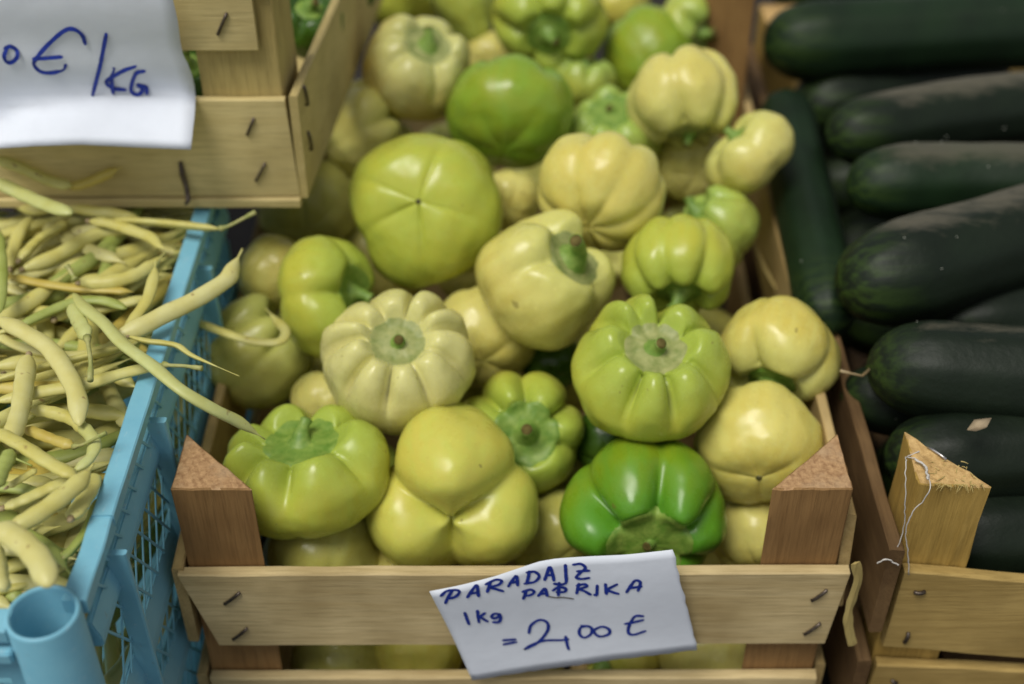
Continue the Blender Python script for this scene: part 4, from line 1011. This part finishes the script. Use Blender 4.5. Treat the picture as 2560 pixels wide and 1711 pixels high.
# ------------------------------------------------------------------ cucumbers
def cucumber(label, pts, r, mat, belly_dir=(0, 0, 1), belly=0.0, seed=0, warts=7, tip=True, thread_end=False):
    n, sides = 44, 40
    P = catmull(pts, n)
    q0 = P[0]
    rng = random.Random(seed)
    rad = []
    for i in range(n):
        u = i / (n - 1)
        L_ = sum((P[k + 1] - P[k]).length for k in range(n - 1))
        e0 = min(1.0, u * L_ / (r * 1.7)); e1 = min(1.0, (1 - u) * L_ / (r * 1.4))
        f = math.sqrt(max(0.0, 1 - (1 - e0) ** 2.3)) * math.sqrt(max(0.0, 1 - (1 - e1) ** 2.3))
        rad.append(max(r * f * (1 + 0.05 * noise.noise(Vector((u * 3, seed, 0)))), r * 0.06))
    # denser rings at the ends keep the caps round
    V, Fc = tube_data([p - q0 for p in P], rad, sides, 1.0, (0, 0, 1))
    V2 = []
    tips, bel = [], []
    bd = Vector(belly_dir).normalized()
    for j, v in enumerate(V):
        i, k = divmod(j, sides)
        cen = P[i] - q0
        d = (v - cen)
        dn = d.normalized() if d.length > 1e-6 else Vector((0, 0, 1))
        rib = 1 + 0.018 * math.cos(9 * 2 * math.pi * k / sides + seed) + 0.012 * noise.noise(v * 60)
        V2.append(cen + d * rib)
        u = i / (n - 1)
        tips.append(max(0.0, 1 - u / 0.22) if tip else 0.0)
        bel.append(max(0.0, dn.dot(bd)) ** 1.5 * belly * min(1, u * 4))
    me = mesh('cucumber', V2, Fc)
    for nm, vals in (('tip', tips), ('belly', bel)):
        me.attributes.new(nm, 'FLOAT', 'POINT').data.foreach_set('value', vals)
    o = link('cucumber', me, mat, None)
    o.location = q0
    tag(o, label, 'cucumber', 'dark cucumbers in the golden crate')
    V3, F3 = [], []
    for w in range(warts):
        i = rng.randint(6, n - 10); k = rng.randint(0, sides - 1)
        p = V2[i * sides + k]; nrm = (p - (P[i] - q0)).normalized()
        s_ = rng.uniform(0.0004, 0.0008)
        t1 = nrm.orthogonal().normalized(); t2 = nrm.cross(t1)
        off = len(V3)
        V3 += [p + nrm * s_ * 1.3] + [p + (t1 * math.cos(a) + t2 * math.sin(a)) * s_ for a in (0, 1.05, 2.09, 3.14, 4.19, 5.24)]
        F3 += [(off, off + 1 + m, off + 1 + (m + 1) % 6) for m in range(6)]
    if V3:
        tag(link('spine', mesh('spine', V3, F3), WART, o), kind='stuff')
    if thread_end:
        tube('dry_stalk', [Vector(p) - q0 for p in thread_end], [0.0012, 0.0009, 0.0008, 0.0011], BDRY, o, 6)
    return o
CUCS = [
 ('cucumber at the top right with pale green streaks at its end', ([(0.2226,0.5329,0.268),(0.262,0.5431,0.268),(0.3417,0.5534,0.268),(0.423,0.5656,0.268),(0.5163,0.5745,0.268)],0.03468), 'CUC_G', (0, 0.5, 1), .45, 1, None),
 ('second cucumber from the top, tan strip along its upper side', ([(0.2519,0.3846,0.262),(0.2868,0.397,0.262),(0.3367,0.4146,0.262),(0.3983,0.4313,0.262),(0.4756,0.4475,0.262)],0.02933), 'CUC', (0, .45, 1), 1.0, 2, None),
 ('third cucumber from the top, green end and tan scuffed side', ([(0.2534,0.3109,0.262),(0.287,0.3183,0.262),(0.3341,0.3214,0.262),(0.3833,0.3196,0.262),(0.4326,0.3183,0.262)],0.02953), 'CUC_G', (0, .35, 1), 1.0, 3, None),
 ('largest cucumber, slanting, yellow-green end and greyish tan upper side', ([(0.2258,0.1865,0.258),(0.2556,0.2006,0.258),(0.3,0.2214,0.258),(0.3633,0.2484,0.258),(0.4262,0.2767,0.258)],0.03762), 'CUC', (0, .6, 1), .85, 4, None),
 ('cucumber with a dry stalk on its blunt end', ([(0.2333,0.129,0.24),(0.2598,0.1259,0.24),(0.2984,0.1201,0.24),(0.3424,0.1149,0.24),(0.375,0.1105,0.24)],0.03349), 'CUC', (0, .6, 1), .55, 5, [(0.2362,0.1268,0.24),(0.227,0.1149,0.243),(0.2193,0.1139,0.246),(0.2119,0.1142,0.248)]),
 ('dark cucumber half hidden between the largest and the blunt one', ([(0.295,0.2041,0.215),(0.3369,0.2091,0.215),(0.3791,0.2142,0.215),(0.4186,0.2194,0.215)],0.02984), 'CUC_N', (0, .6, 1), 0, 6, None),
 ('green cucumber standing lengthwise against the crate wall', ([(0.2266,0.1965,0.215),(0.2289,0.2526,0.22),(0.2306,0.3264,0.225),(0.2335,0.4098,0.23),(0.2376,0.497,0.235)],0.02385), 'CUC_G', (0, 0, 1), 0, 7, None),
 ('dark cucumber behind the golden post with a pale patch above it', ([(0.2403,0.0739,0.205),(0.2665,0.0779,0.205),(0.3127,0.082,0.205),(0.3762,0.086,0.205)],0.03037), 'CUC_N', (0, .6, 1), 0, 8, None),
 ('lowest dark cucumber right of the golden post', ([(0.2555,0.0466,0.165),(0.2898,0.0485,0.165),(0.3299,0.0504,0.165),(0.3757,0.0523,0.165)],0.03039), 'CUC_N', (0, .6, 1), 0, 9, None),
 ('dark cucumber deep under the second one near the wall', ([(0.2558,0.5097,0.215),(0.2994,0.5337,0.215),(0.3745,0.5668,0.215),(0.4627,0.5927,0.215)],0.03636), 'CUC_N', (0, .6, 1), 0, 10, None),
 ('dark cucumber end deep left of the dry stalk', ([(0.2254,0.1456,0.2),(0.2474,0.1433,0.2),(0.29,0.1343,0.2),(0.332,0.1254,0.2)],0.02523), 'CUC_N', (0, .6, 1), 0, 11, None),
 ('dark cucumber at the top edge behind the streaked one', ([(0.2555,0.6893,0.25),(0.313,0.6995,0.25),(0.4016,0.7098,0.25),(0.5348,0.7202,0.25)],0.03682), 'CUC_N', (0, .6, 1), 0, 12, None),
] + [('dark cucumber of the bottom layer, %s' % w, ([(0.27, y, 0.085 + dz), (0.36, y + .01, 0.085 + dz), (0.55, y, 0.085 + dz)], 0.036), 'CUC_N', (0, .6, 1), 0, 20 + i, None)
     for i, (w, y, dz) in enumerate([('nearest the golden post', 0.09, 0), ('second from the golden post', 0.17, .01), ('third from the golden post', 0.25, .02), ('fourth from the golden post', 0.335, .03), ('fifth from the golden post', 0.42, .04), ('sixth from the golden post', 0.51, .05), ('farthest from the golden post', 0.60, .07)])]
for (lab, (pts, r), mk, bd, be, sd_, thr) in CUCS:
    cucumber(lab, pts, r, {'CUC': CUC, 'CUC_G': CUC_G, 'CUC_N': CUC_N}[mk], bd, be, sd_, thread_end=thr)
# a scrap of dry leaf on the cucumbers
sv = [Vector(p) for p in [(0.277,0.054,0.252),(0.2818,0.0586,0.256),(0.2912,0.0569,0.259),(0.2877,0.0521,0.256),(0.2823,0.0532,0.252)]]
cvx = sum(sv, Vector()) / 5 + Vector((0, 0, 0.0015))
lf = link('leaf_scrap', mesh('leaf_scrap', sv + [cvx] + [p - Vector((0, 0, 0.0006)) for p in sv], [(i, (i + 1) % 5, 5) for i in range(5)] + [(10, 9, 8, 7, 6)] + [(i, 6 + i, 6 + (i + 1) % 5, (i + 1) % 5) for i in range(5)]), plain('dry_leaf', (0.32, 0.25, 0.16), 0.8, 0.2, 0, 0.3, 150), None)
tag(lf, 'dry beige scrap of leaf lying on the dark cucumbers', 'leaf')

# ------------------------------------------------------------------ handwritten papers
def ribbon(strokes3, nrm, w, name, mat, parent):
    V, Fc = [], []
    nrm = Vector(nrm).normalized()
    for st in strokes3:
        P = catmull(st, max(8, 7 * len(st)))
        n = len(P)
        o = len(V)
        for i, p in enumerate(P):
            T = P[min(i + 1, n - 1)] - P[max(i - 1, 0)]
            T = T.normalized() if T.length > 1e-9 else Vector((1, 0, 0))
            S = nrm.cross(T).normalized()
            ww = w * (0.5 + 0.09 * noise.noise(p * 350)) * (0.75 if i in (0, n - 1) else 1)
            V += [p - S * ww, p + S * ww]
        for i in range(n - 1):
            Fc.append((o + 2 * i, o + 2 * i + 1, o + 2 * i + 3, o + 2 * i + 2))
        for c_ in (P[0], P[-1]):
            o2 = len(V)
            T1 = Vector((1, 0, 0)); T2 = nrm.cross(T1).normalized()
            V.append(c_ + nrm * 0.00002)
            for m in range(10):
                a = 2 * math.pi * m / 10
                V.append(c_ + nrm * 0.00002 + (T1 * math.cos(a) + T2 * math.sin(a)) * w * 0.42)
            Fc += [(o2, o2 + 1 + m, o2 + 1 + (m + 1) % 10) for m in range(10)]
    return link(name, mesh(name, V, Fc), mat, parent, False)

def solid_sheet(name, rows, mat, parent, th=0.0004, nrm=(0, 1, 0)):
    nr, ncol = len(rows), len(rows[0])
    nv = Vector(nrm) * th
    V = [Vector(p) for r in rows for p in r]
    N = len(V)
    V += [p + nv for p in V]
    Fc = []
    for j in range(nr - 1):
        for i in range(ncol - 1):
            a = j * ncol + i
            Fc.append((a, a + ncol, a + ncol + 1, a + 1))
            Fc.append((N + a, N + a + 1, N + a + ncol + 1, N + a + ncol))
    bd = [i for i in range(ncol)] + [j * ncol + ncol - 1 for j in range(1, nr)] + [(nr - 1) * ncol + i for i in range(ncol - 2, -1, -1)] + [j * ncol for j in range(nr - 2, 0, -1)]
    for a, b in zip(bd, bd[1:] + bd[:1]):
        Fc.append((a, b, N + b, N + a))
    return link(name, mesh(name, V, Fc), mat, parent, True)

# front label: a torn rectangle leaning on the slat
LY = -0.004
top_e = [(-0.0503,0.1746),(-0.0308,0.18),(-0.01,0.1867),(0.0065,0.1938),(0.0163,0.1981),(0.0261,0.2005),(0.0472,0.2033),(0.0674,0.2059),(0.0835,0.2089),(0.0955,0.2109)]
bot_e = [(-0.0259,0.0866),(-0.009,0.0892),(0.0105,0.0926),(0.0273,0.0959),(0.037,0.098),(0.0466,0.1005),(0.0649,0.1061),(0.0856,0.1106),(0.1081,0.1144),(0.1185,0.1154)]
pl = tag(empty('price_label', (0, 0, 0)), 'torn white label handwritten PARADAJZ PAPRIKA 1 kg = 2,00 E on the front slat', 'price sign')
rows = []
NR = 14
rg = random.Random(8)
def lerp_edge(E_, u):
    f = u * (len(E_) - 1); k = min(int(f), len(E_) - 2); q = f - k
    return (E_[k][0] * (1 - q) + E_[k + 1][0] * q, E_[k][1] * (1 - q) + E_[k + 1][1] * q)
def label_y(x, z):
    return LY - 0.0012 + 0.0014 * math.sin(x * 45 + 0.6) + 0.0010 * math.sin(z * 60)
for j in range(NR + 1):
    v = j / NR
    row = []
    for i in range(41):
        u = i / 40
        a, b = lerp_edge(top_e, u), lerp_edge(bot_e, u)
        x, z = a[0] * (1 - v) + b[0] * v, a[1] * (1 - v) + b[1] * v
        if i == 40: x += rg.uniform(-0.0006, 0.0006)
        if j == NR: z += rg.uniform(-0.0004, 0.0004)
        row.append((x, label_y(x, z), z))
    rows.append(row)
solid_sheet('sheet', rows, PAPER_MAT, pl)
WORDS = [[(-0.0409,0.1638),(-0.0394,0.1689),(-0.0363,0.1761)],[(-0.0434,0.171),(-0.0397,0.1756),(-0.0338,0.1764),(-0.0321,0.1742),(-0.0348,0.1698),(-0.0395,0.168)],[(-0.0273,0.1689),(-0.0242,0.1758),(-0.0215,0.1802),(-0.0208,0.1746),(-0.0205,0.1695)],[(-0.0258,0.1723),(-0.0209,0.1733)],[(-0.0132,0.1821),(-0.0141,0.1777),(-0.0151,0.1733)],[(-0.0159,0.1806),(-0.01,0.1843),(-0.0063,0.1831),(-0.0082,0.1796),(-0.0134,0.1776),(-0.0101,0.1758),(-0.0055,0.1733)],[(-0.0022,0.1777),(0.0003,0.1833),(0.0025,0.187),(0.0032,0.1827),(0.0034,0.1783)],[(-0.0013,0.1808),(0.0032,0.1818)],[(0.0104,0.1907),(0.0098,0.1852),(0.0089,0.1798)],[(0.009,0.1897),(0.0135,0.1902),(0.0164,0.1864),(0.014,0.1814),(0.0078,0.1796)],[(0.0198,0.1827),(0.0212,0.1889),(0.0227,0.1941),(0.0245,0.1882),(0.0254,0.1823)],[(0.0207,0.1868),(0.0247,0.1875)],[(0.032,0.1962),(0.0325,0.1882),(0.0328,0.1808),(0.0302,0.1788),(0.0257,0.1792)],[(0.0368,0.1966),(0.0413,0.1974),(0.0441,0.1941),(0.0411,0.1897),(0.0389,0.1855),(0.0421,0.1843),(0.0466,0.1855)],[(0.0394,0.191),(0.0464,0.1919)],[(0.0087,0.1733),(0.0079,0.1689),(0.007,0.165)],[(0.0066,0.172),(0.0112,0.1739),(0.0136,0.1715),(0.0112,0.1685),(0.0083,0.168)],[(0.0162,0.1676),(0.0183,0.172),(0.0201,0.1746),(0.0211,0.1708),(0.0217,0.1676)],[(0.0173,0.1695),(0.0213,0.1701)],[(0.0286,0.1802),(0.0286,0.1746),(0.0284,0.1682)],[(0.0251,0.173),(0.0286,0.1762),(0.0327,0.1749),(0.0321,0.1718),(0.0275,0.1713)],[(0.0406,0.1798),(0.0401,0.1752),(0.0396,0.1705)],[(0.0396,0.1781),(0.0439,0.1796),(0.0456,0.1777),(0.0417,0.1748),(0.0448,0.1727),(0.048,0.17)],[(0.0518,0.1789),(0.0518,0.1701),(0.0505,0.17)],[(0.0567,0.1806),(0.0572,0.1758),(0.0577,0.1714)],[(0.0636,0.1808),(0.0584,0.1756),(0.0616,0.1733),(0.0649,0.172)],[(0.0699,0.1739),(0.0721,0.1802),(0.0745,0.185),(0.0775,0.1839),(0.0773,0.1793),(0.0767,0.1756)],[(0.0714,0.1777),(0.0784,0.1798)],[(-0.0293,0.1535),(-0.0282,0.1476),(-0.027,0.1417)],[(-0.0214,0.1551),(-0.0211,0.1489),(-0.0207,0.1431)],[(-0.0169,0.1523),(-0.0198,0.1484),(-0.0183,0.1468),(-0.0155,0.1436)],[(-0.0081,0.1505),(-0.0111,0.151),(-0.0127,0.1484),(-0.0112,0.1463),(-0.0084,0.1481),(-0.0077,0.1507)],[(-0.0077,0.1507),(-0.0071,0.146),(-0.0085,0.1423),(-0.0117,0.1426)],[(-0.0056,0.1241),(0.0021,0.1245)],[(-0.0053,0.1201),(0.0025,0.1219)],[(0.0107,0.1303),(0.0119,0.1377),(0.017,0.1431),(0.0217,0.141),(0.0228,0.1343),(0.0194,0.1252),(0.0142,0.1188),(0.0082,0.1147)],[(0.0082,0.1147),(0.0121,0.1184),(0.0207,0.1226),(0.0311,0.1233),(0.0356,0.1244)],[(0.034,0.1269),(0.0351,0.1195),(0.0362,0.1147)],[(0.0466,0.1381),(0.043,0.1357),(0.0427,0.1296),(0.0457,0.1265),(0.0495,0.1296),(0.0504,0.135),(0.0483,0.1377),(0.0436,0.1381)],[(0.0504,0.135),(0.0538,0.1292),(0.0577,0.1287),(0.0615,0.1319),(0.0606,0.1363),(0.0565,0.1381),(0.0523,0.135),(0.0503,0.131)],[(0.0814,0.1505),(0.0767,0.1502),(0.0743,0.1443),(0.073,0.137),(0.0739,0.1323),(0.0774,0.1317),(0.0837,0.1354)],[(0.0708,0.142),(0.075,0.1434),(0.0816,0.1465)]]
ribbon([[Vector((x, label_y(x, z) - 0.0005, z)) for x, z in st] for st in WORDS], (0, -1, 0), 0.0021, 'lettering', INK, pl)
PEN = [[(0.0209,0.1675),(0.0268,0.1659),(0.0318,0.1662),(0.0377,0.165)]]
ribbon([[Vector((x, label_y(x, z) - 0.0005, z)) for x, z in st] for st in PEN], (0, -1, 0), 0.0011, 'pencil_stroke', PENCIL, pl)

# the sheet hung on the small crate, its lower part curling forward
ps = tag(empty('price_label', (0, 0, 0)), 'creased white sheet with blue handwritten 0 E/KG hung on the pale crate', 'price sign')
sheet_rows = [[(-0.3294,0.23,0.463),(-0.3208,0.23,0.463),(-0.3121,0.23,0.463),(-0.3035,0.23,0.463),(-0.2949,0.23,0.463),(-0.2863,0.23,0.463),(-0.2776,0.23,0.463),(-0.269,0.23,0.463),(-0.2604,0.23,0.463),(-0.2518,0.23,0.463),(-0.2431,0.23,0.463),(-0.2345,0.23,0.463),(-0.2259,0.23,0.463),(-0.2173,0.23,0.463),(-0.2086,0.23,0.463)],[(-0.3311,0.23,0.4561),(-0.3224,0.23,0.4562),(-0.3137,0.23,0.4562),(-0.305,0.23,0.4563),(-0.2962,0.23,0.4563),(-0.2875,0.23,0.4563),(-0.2788,0.23,0.4563),(-0.2701,0.23,0.4563),(-0.2614,0.23,0.4563),(-0.2527,0.23,0.4563),(-0.244,0.23,0.4563),(-0.2353,0.23,0.4563),(-0.2266,0.23,0.4562),(-0.2179,0.23,0.4562),(-0.2092,0.23,0.4562)],[(-0.3329,0.23,0.4491),(-0.3241,0.23,0.4492),(-0.3152,0.23,0.4493),(-0.3064,0.23,0.4494),(-0.2976,0.23,0.4495),(-0.2888,0.23,0.4495),(-0.28,0.23,0.4496),(-0.2711,0.23,0.4496),(-0.2623,0.23,0.4496),(-0.2535,0.23,0.4495),(-0.2448,0.23,0.4495),(-0.236,0.23,0.4494),(-0.2272,0.23,0.4494),(-0.2184,0.23,0.4493),(-0.2096,0.23,0.4493)],[(-0.3348,0.2303,0.442),(-0.3258,0.2303,0.4421),(-0.3169,0.2304,0.4422),(-0.3079,0.2304,0.4423),(-0.2989,0.2304,0.4424),(-0.2899,0.2304,0.4425),(-0.2809,0.2305,0.4425),(-0.272,0.2305,0.4426),(-0.263,0.2305,0.4426),(-0.2541,0.2305,0.4425),(-0.2451,0.2305,0.4424),(-0.2362,0.2305,0.4423),(-0.2272,0.2305,0.4422),(-0.2183,0.2305,0.4421),(-0.2093,0.2306,0.442)],[(-0.3369,0.231,0.4345),(-0.3278,0.2311,0.4346),(-0.3187,0.2313,0.4347),(-0.3096,0.2314,0.4349),(-0.3004,0.2314,0.435),(-0.2913,0.2315,0.4351),(-0.2822,0.2316,0.4351),(-0.2731,0.2316,0.4352),(-0.264,0.2316,0.4351),(-0.2549,0.2317,0.435),(-0.2458,0.2317,0.4348),(-0.2367,0.2317,0.4347),(-0.2276,0.2318,0.4346),(-0.2185,0.2318,0.4344),(-0.2094,0.2318,0.4343)],[(-0.3392,0.232,0.4268),(-0.33,0.2323,0.4269),(-0.3208,0.2325,0.427),(-0.3116,0.2327,0.4272),(-0.3023,0.2328,0.4273),(-0.2931,0.233,0.4274),(-0.2839,0.2331,0.4274),(-0.2746,0.2331,0.4274),(-0.2654,0.2332,0.4273),(-0.2562,0.2333,0.4271),(-0.2471,0.2334,0.4269),(-0.2379,0.2335,0.4267),(-0.2286,0.2336,0.4265),(-0.2194,0.2337,0.4264),(-0.2102,0.2337,0.4262)],[(-0.3416,0.2332,0.4189),(-0.3323,0.2335,0.419),(-0.3229,0.2338,0.4192),(-0.3136,0.234,0.4194),(-0.3042,0.2342,0.4196),(-0.2949,0.2344,0.4196),(-0.2856,0.2346,0.4196),(-0.2762,0.2348,0.4196),(-0.267,0.235,0.4194),(-0.2577,0.2353,0.419),(-0.2485,0.2356,0.4187),(-0.2392,0.2359,0.4184),(-0.2299,0.2361,0.4181),(-0.2205,0.2362,0.4179),(-0.2112,0.2363,0.4177)],[(-0.3432,0.2326,0.4118),(-0.3338,0.2332,0.4119),(-0.3244,0.2337,0.412),(-0.315,0.2341,0.4121),(-0.3056,0.2345,0.4122),(-0.2962,0.2349,0.4121),(-0.2868,0.2354,0.412),(-0.2774,0.2359,0.4119),(-0.2681,0.2365,0.4115),(-0.2588,0.237,0.411),(-0.2495,0.2376,0.4104),(-0.2401,0.2381,0.41),(-0.2307,0.2385,0.4096),(-0.2212,0.2387,0.4093),(-0.2116,0.2387,0.4091)],[(-0.3463,0.2354,0.4029),(-0.3363,0.2353,0.4034),(-0.3263,0.235,0.4039),(-0.3162,0.2347,0.4045),(-0.3062,0.2346,0.4049),(-0.2965,0.2347,0.405),(-0.2867,0.2351,0.4049),(-0.277,0.2356,0.4048),(-0.2675,0.2364,0.4042),(-0.258,0.2373,0.4034),(-0.2485,0.2382,0.4027),(-0.2389,0.2389,0.4021),(-0.2292,0.2394,0.4016),(-0.2194,0.2396,0.4013),(-0.2095,0.2394,0.4012)],[(-0.3486,0.2362,0.3949),(-0.3384,0.2363,0.3954),(-0.3282,0.2362,0.3958),(-0.318,0.2362,0.3963),(-0.3079,0.2363,0.3966),(-0.2979,0.2366,0.3967),(-0.288,0.2372,0.3965),(-0.2781,0.238,0.3963),(-0.2684,0.2389,0.3955),(-0.2587,0.2399,0.3947),(-0.249,0.241,0.3938),(-0.2392,0.242,0.3929),(-0.2293,0.2429,0.3922),(-0.2193,0.2433,0.3918),(-0.2091,0.2433,0.3916)],[(-0.3519,0.2392,0.3857),(-0.3414,0.239,0.3863),(-0.3308,0.2387,0.387),(-0.3203,0.2385,0.3876),(-0.31,0.2385,0.3881),(-0.2998,0.2389,0.388),(-0.2898,0.2397,0.3878),(-0.2798,0.2407,0.3874),(-0.2701,0.2421,0.3863),(-0.2603,0.2435,0.3852),(-0.2504,0.2448,0.3842),(-0.2404,0.2457,0.3834),(-0.2302,0.2463,0.3827),(-0.2199,0.2463,0.3825),(-0.2094,0.2458,0.3825)],[(-0.3545,0.2406,0.3771),(-0.3438,0.2404,0.3778),(-0.3331,0.24,0.3786),(-0.3224,0.2396,0.3794),(-0.3119,0.2395,0.38),(-0.3016,0.2398,0.38),(-0.2914,0.2406,0.3798),(-0.2813,0.2416,0.3794),(-0.2715,0.243,0.3783),(-0.2615,0.2443,0.3772),(-0.2515,0.2456,0.3761),(-0.2414,0.2465,0.3752),(-0.2311,0.2469,0.3746),(-0.2207,0.2469,0.3743),(-0.21,0.2464,0.3744)],[(-0.357,0.2418,0.3686),(-0.3463,0.2415,0.3694),(-0.3354,0.2409,0.3704),(-0.3245,0.2403,0.3714),(-0.3138,0.24,0.3721),(-0.303,0.239,0.3729),(-0.2922,0.2381,0.3736),(-0.2818,0.2382,0.3737),(-0.2715,0.2383,0.3732),(-0.2613,0.2388,0.3725),(-0.2511,0.2393,0.3718),(-0.2409,0.2396,0.3712),(-0.2304,0.2394,0.3709),(-0.2198,0.2387,0.371),(-0.2092,0.2379,0.3712)],[(-0.3595,0.2427,0.36),(-0.3485,0.2421,0.3611),(-0.3374,0.2412,0.3624),(-0.3239,0.2342,0.367),(-0.3122,0.2313,0.3692),(-0.3013,0.23,0.3702),(-0.2908,0.2298,0.3705),(-0.2807,0.2303,0.3704),(-0.2706,0.2307,0.3698),(-0.2605,0.2313,0.3689),(-0.2505,0.2319,0.3681),(-0.2403,0.2323,0.3675),(-0.2299,0.232,0.3672),(-0.2193,0.2311,0.3674),(-0.2087,0.2301,0.3677)],[(-0.3618,0.2434,0.3516),(-0.3488,0.2381,0.3554),(-0.3339,0.2284,0.3617),(-0.3219,0.2248,0.3645),(-0.3108,0.2231,0.3661),(-0.3003,0.2224,0.3668),(-0.29,0.2225,0.367),(-0.28,0.2233,0.3668),(-0.2701,0.2238,0.366),(-0.2602,0.2246,0.3651),(-0.2502,0.2252,0.3642),(-0.2402,0.2257,0.3634),(-0.2298,0.2252,0.3632),(-0.2193,0.2241,0.3635),(-0.2088,0.223,0.3639)],[(-0.364,0.2436,0.3433),(-0.3437,0.2223,0.3565),(-0.3314,0.2181,0.3598),(-0.3203,0.2163,0.3616),(-0.3097,0.2156,0.3627),(-0.2994,0.2154,0.3632),(-0.2894,0.2158,0.3632),(-0.2796,0.2168,0.3629),(-0.2697,0.2174,0.362),(-0.2599,0.2182,0.361),(-0.2501,0.2189,0.3601),(-0.2402,0.2194,0.3593),(-0.2299,0.2188,0.3591),(-0.2194,0.2175,0.3595),(-0.2089,0.2162,0.3599)],[(-0.3491,0.207,0.3568),(-0.3396,0.2087,0.3566),(-0.3292,0.2085,0.3576),(-0.3189,0.2083,0.3585),(-0.3087,0.2084,0.3592),(-0.2987,0.2086,0.3594),(-0.2889,0.2094,0.3593),(-0.2792,0.2105,0.3589),(-0.2695,0.2112,0.3579),(-0.2598,0.2121,0.3569),(-0.2501,0.2128,0.3559),(-0.2402,0.2133,0.355),(-0.23,0.2127,0.3548),(-0.2195,0.2111,0.3553),(-0.209,0.2096,0.3558)]]
solid_sheet('sheet', sheet_rows, PAPER_MAT, ps)
KG = [[(-0.3216,0.2331,0.4156),(-0.3238,0.2318,0.4111),(-0.3236,0.2324,0.4072),(-0.3209,0.2331,0.406),(-0.3158,0.2319,0.4103),(-0.3156,0.2333,0.4146),(-0.3189,0.2331,0.4172),(-0.3225,0.2331,0.4158)],[(-0.2712,0.234,0.4187),(-0.2715,0.2325,0.4254),(-0.2756,0.2316,0.4297),(-0.2818,0.2318,0.4286),(-0.2938,0.2334,0.4191),(-0.3042,0.2321,0.409),(-0.3071,0.2346,0.4031),(-0.3042,0.2356,0.3982),(-0.2972,0.2355,0.3975),(-0.2906,0.2363,0.3994),(-0.2872,0.2351,0.4031)],[(-0.3056,0.2321,0.409),(-0.2977,0.2324,0.4094),(-0.2879,0.2331,0.4099)],[(-0.2562,0.2326,0.4257),(-0.2655,0.2367,0.4022),(-0.2762,0.2412,0.3783)],[(-0.2578,0.2384,0.4),(-0.2611,0.2405,0.3909),(-0.263,0.2428,0.3789)],[(-0.2438,0.2389,0.4005),(-0.2536,0.2391,0.3963),(-0.2652,0.2412,0.3882),(-0.2622,0.2425,0.3827),(-0.2548,0.2436,0.3809)],[(-0.2389,0.2401,0.3963),(-0.2443,0.24,0.3947),(-0.2494,0.2434,0.3858),(-0.2512,0.2442,0.3794),(-0.2476,0.2447,0.3767),(-0.2435,0.2447,0.3805),(-0.2462,0.244,0.384),(-0.2411,0.2447,0.3821),(-0.2416,0.2451,0.3774)]]
ribbon(KG, (0, -0.97, 0.2), 0.0026, 'lettering', INK, ps)
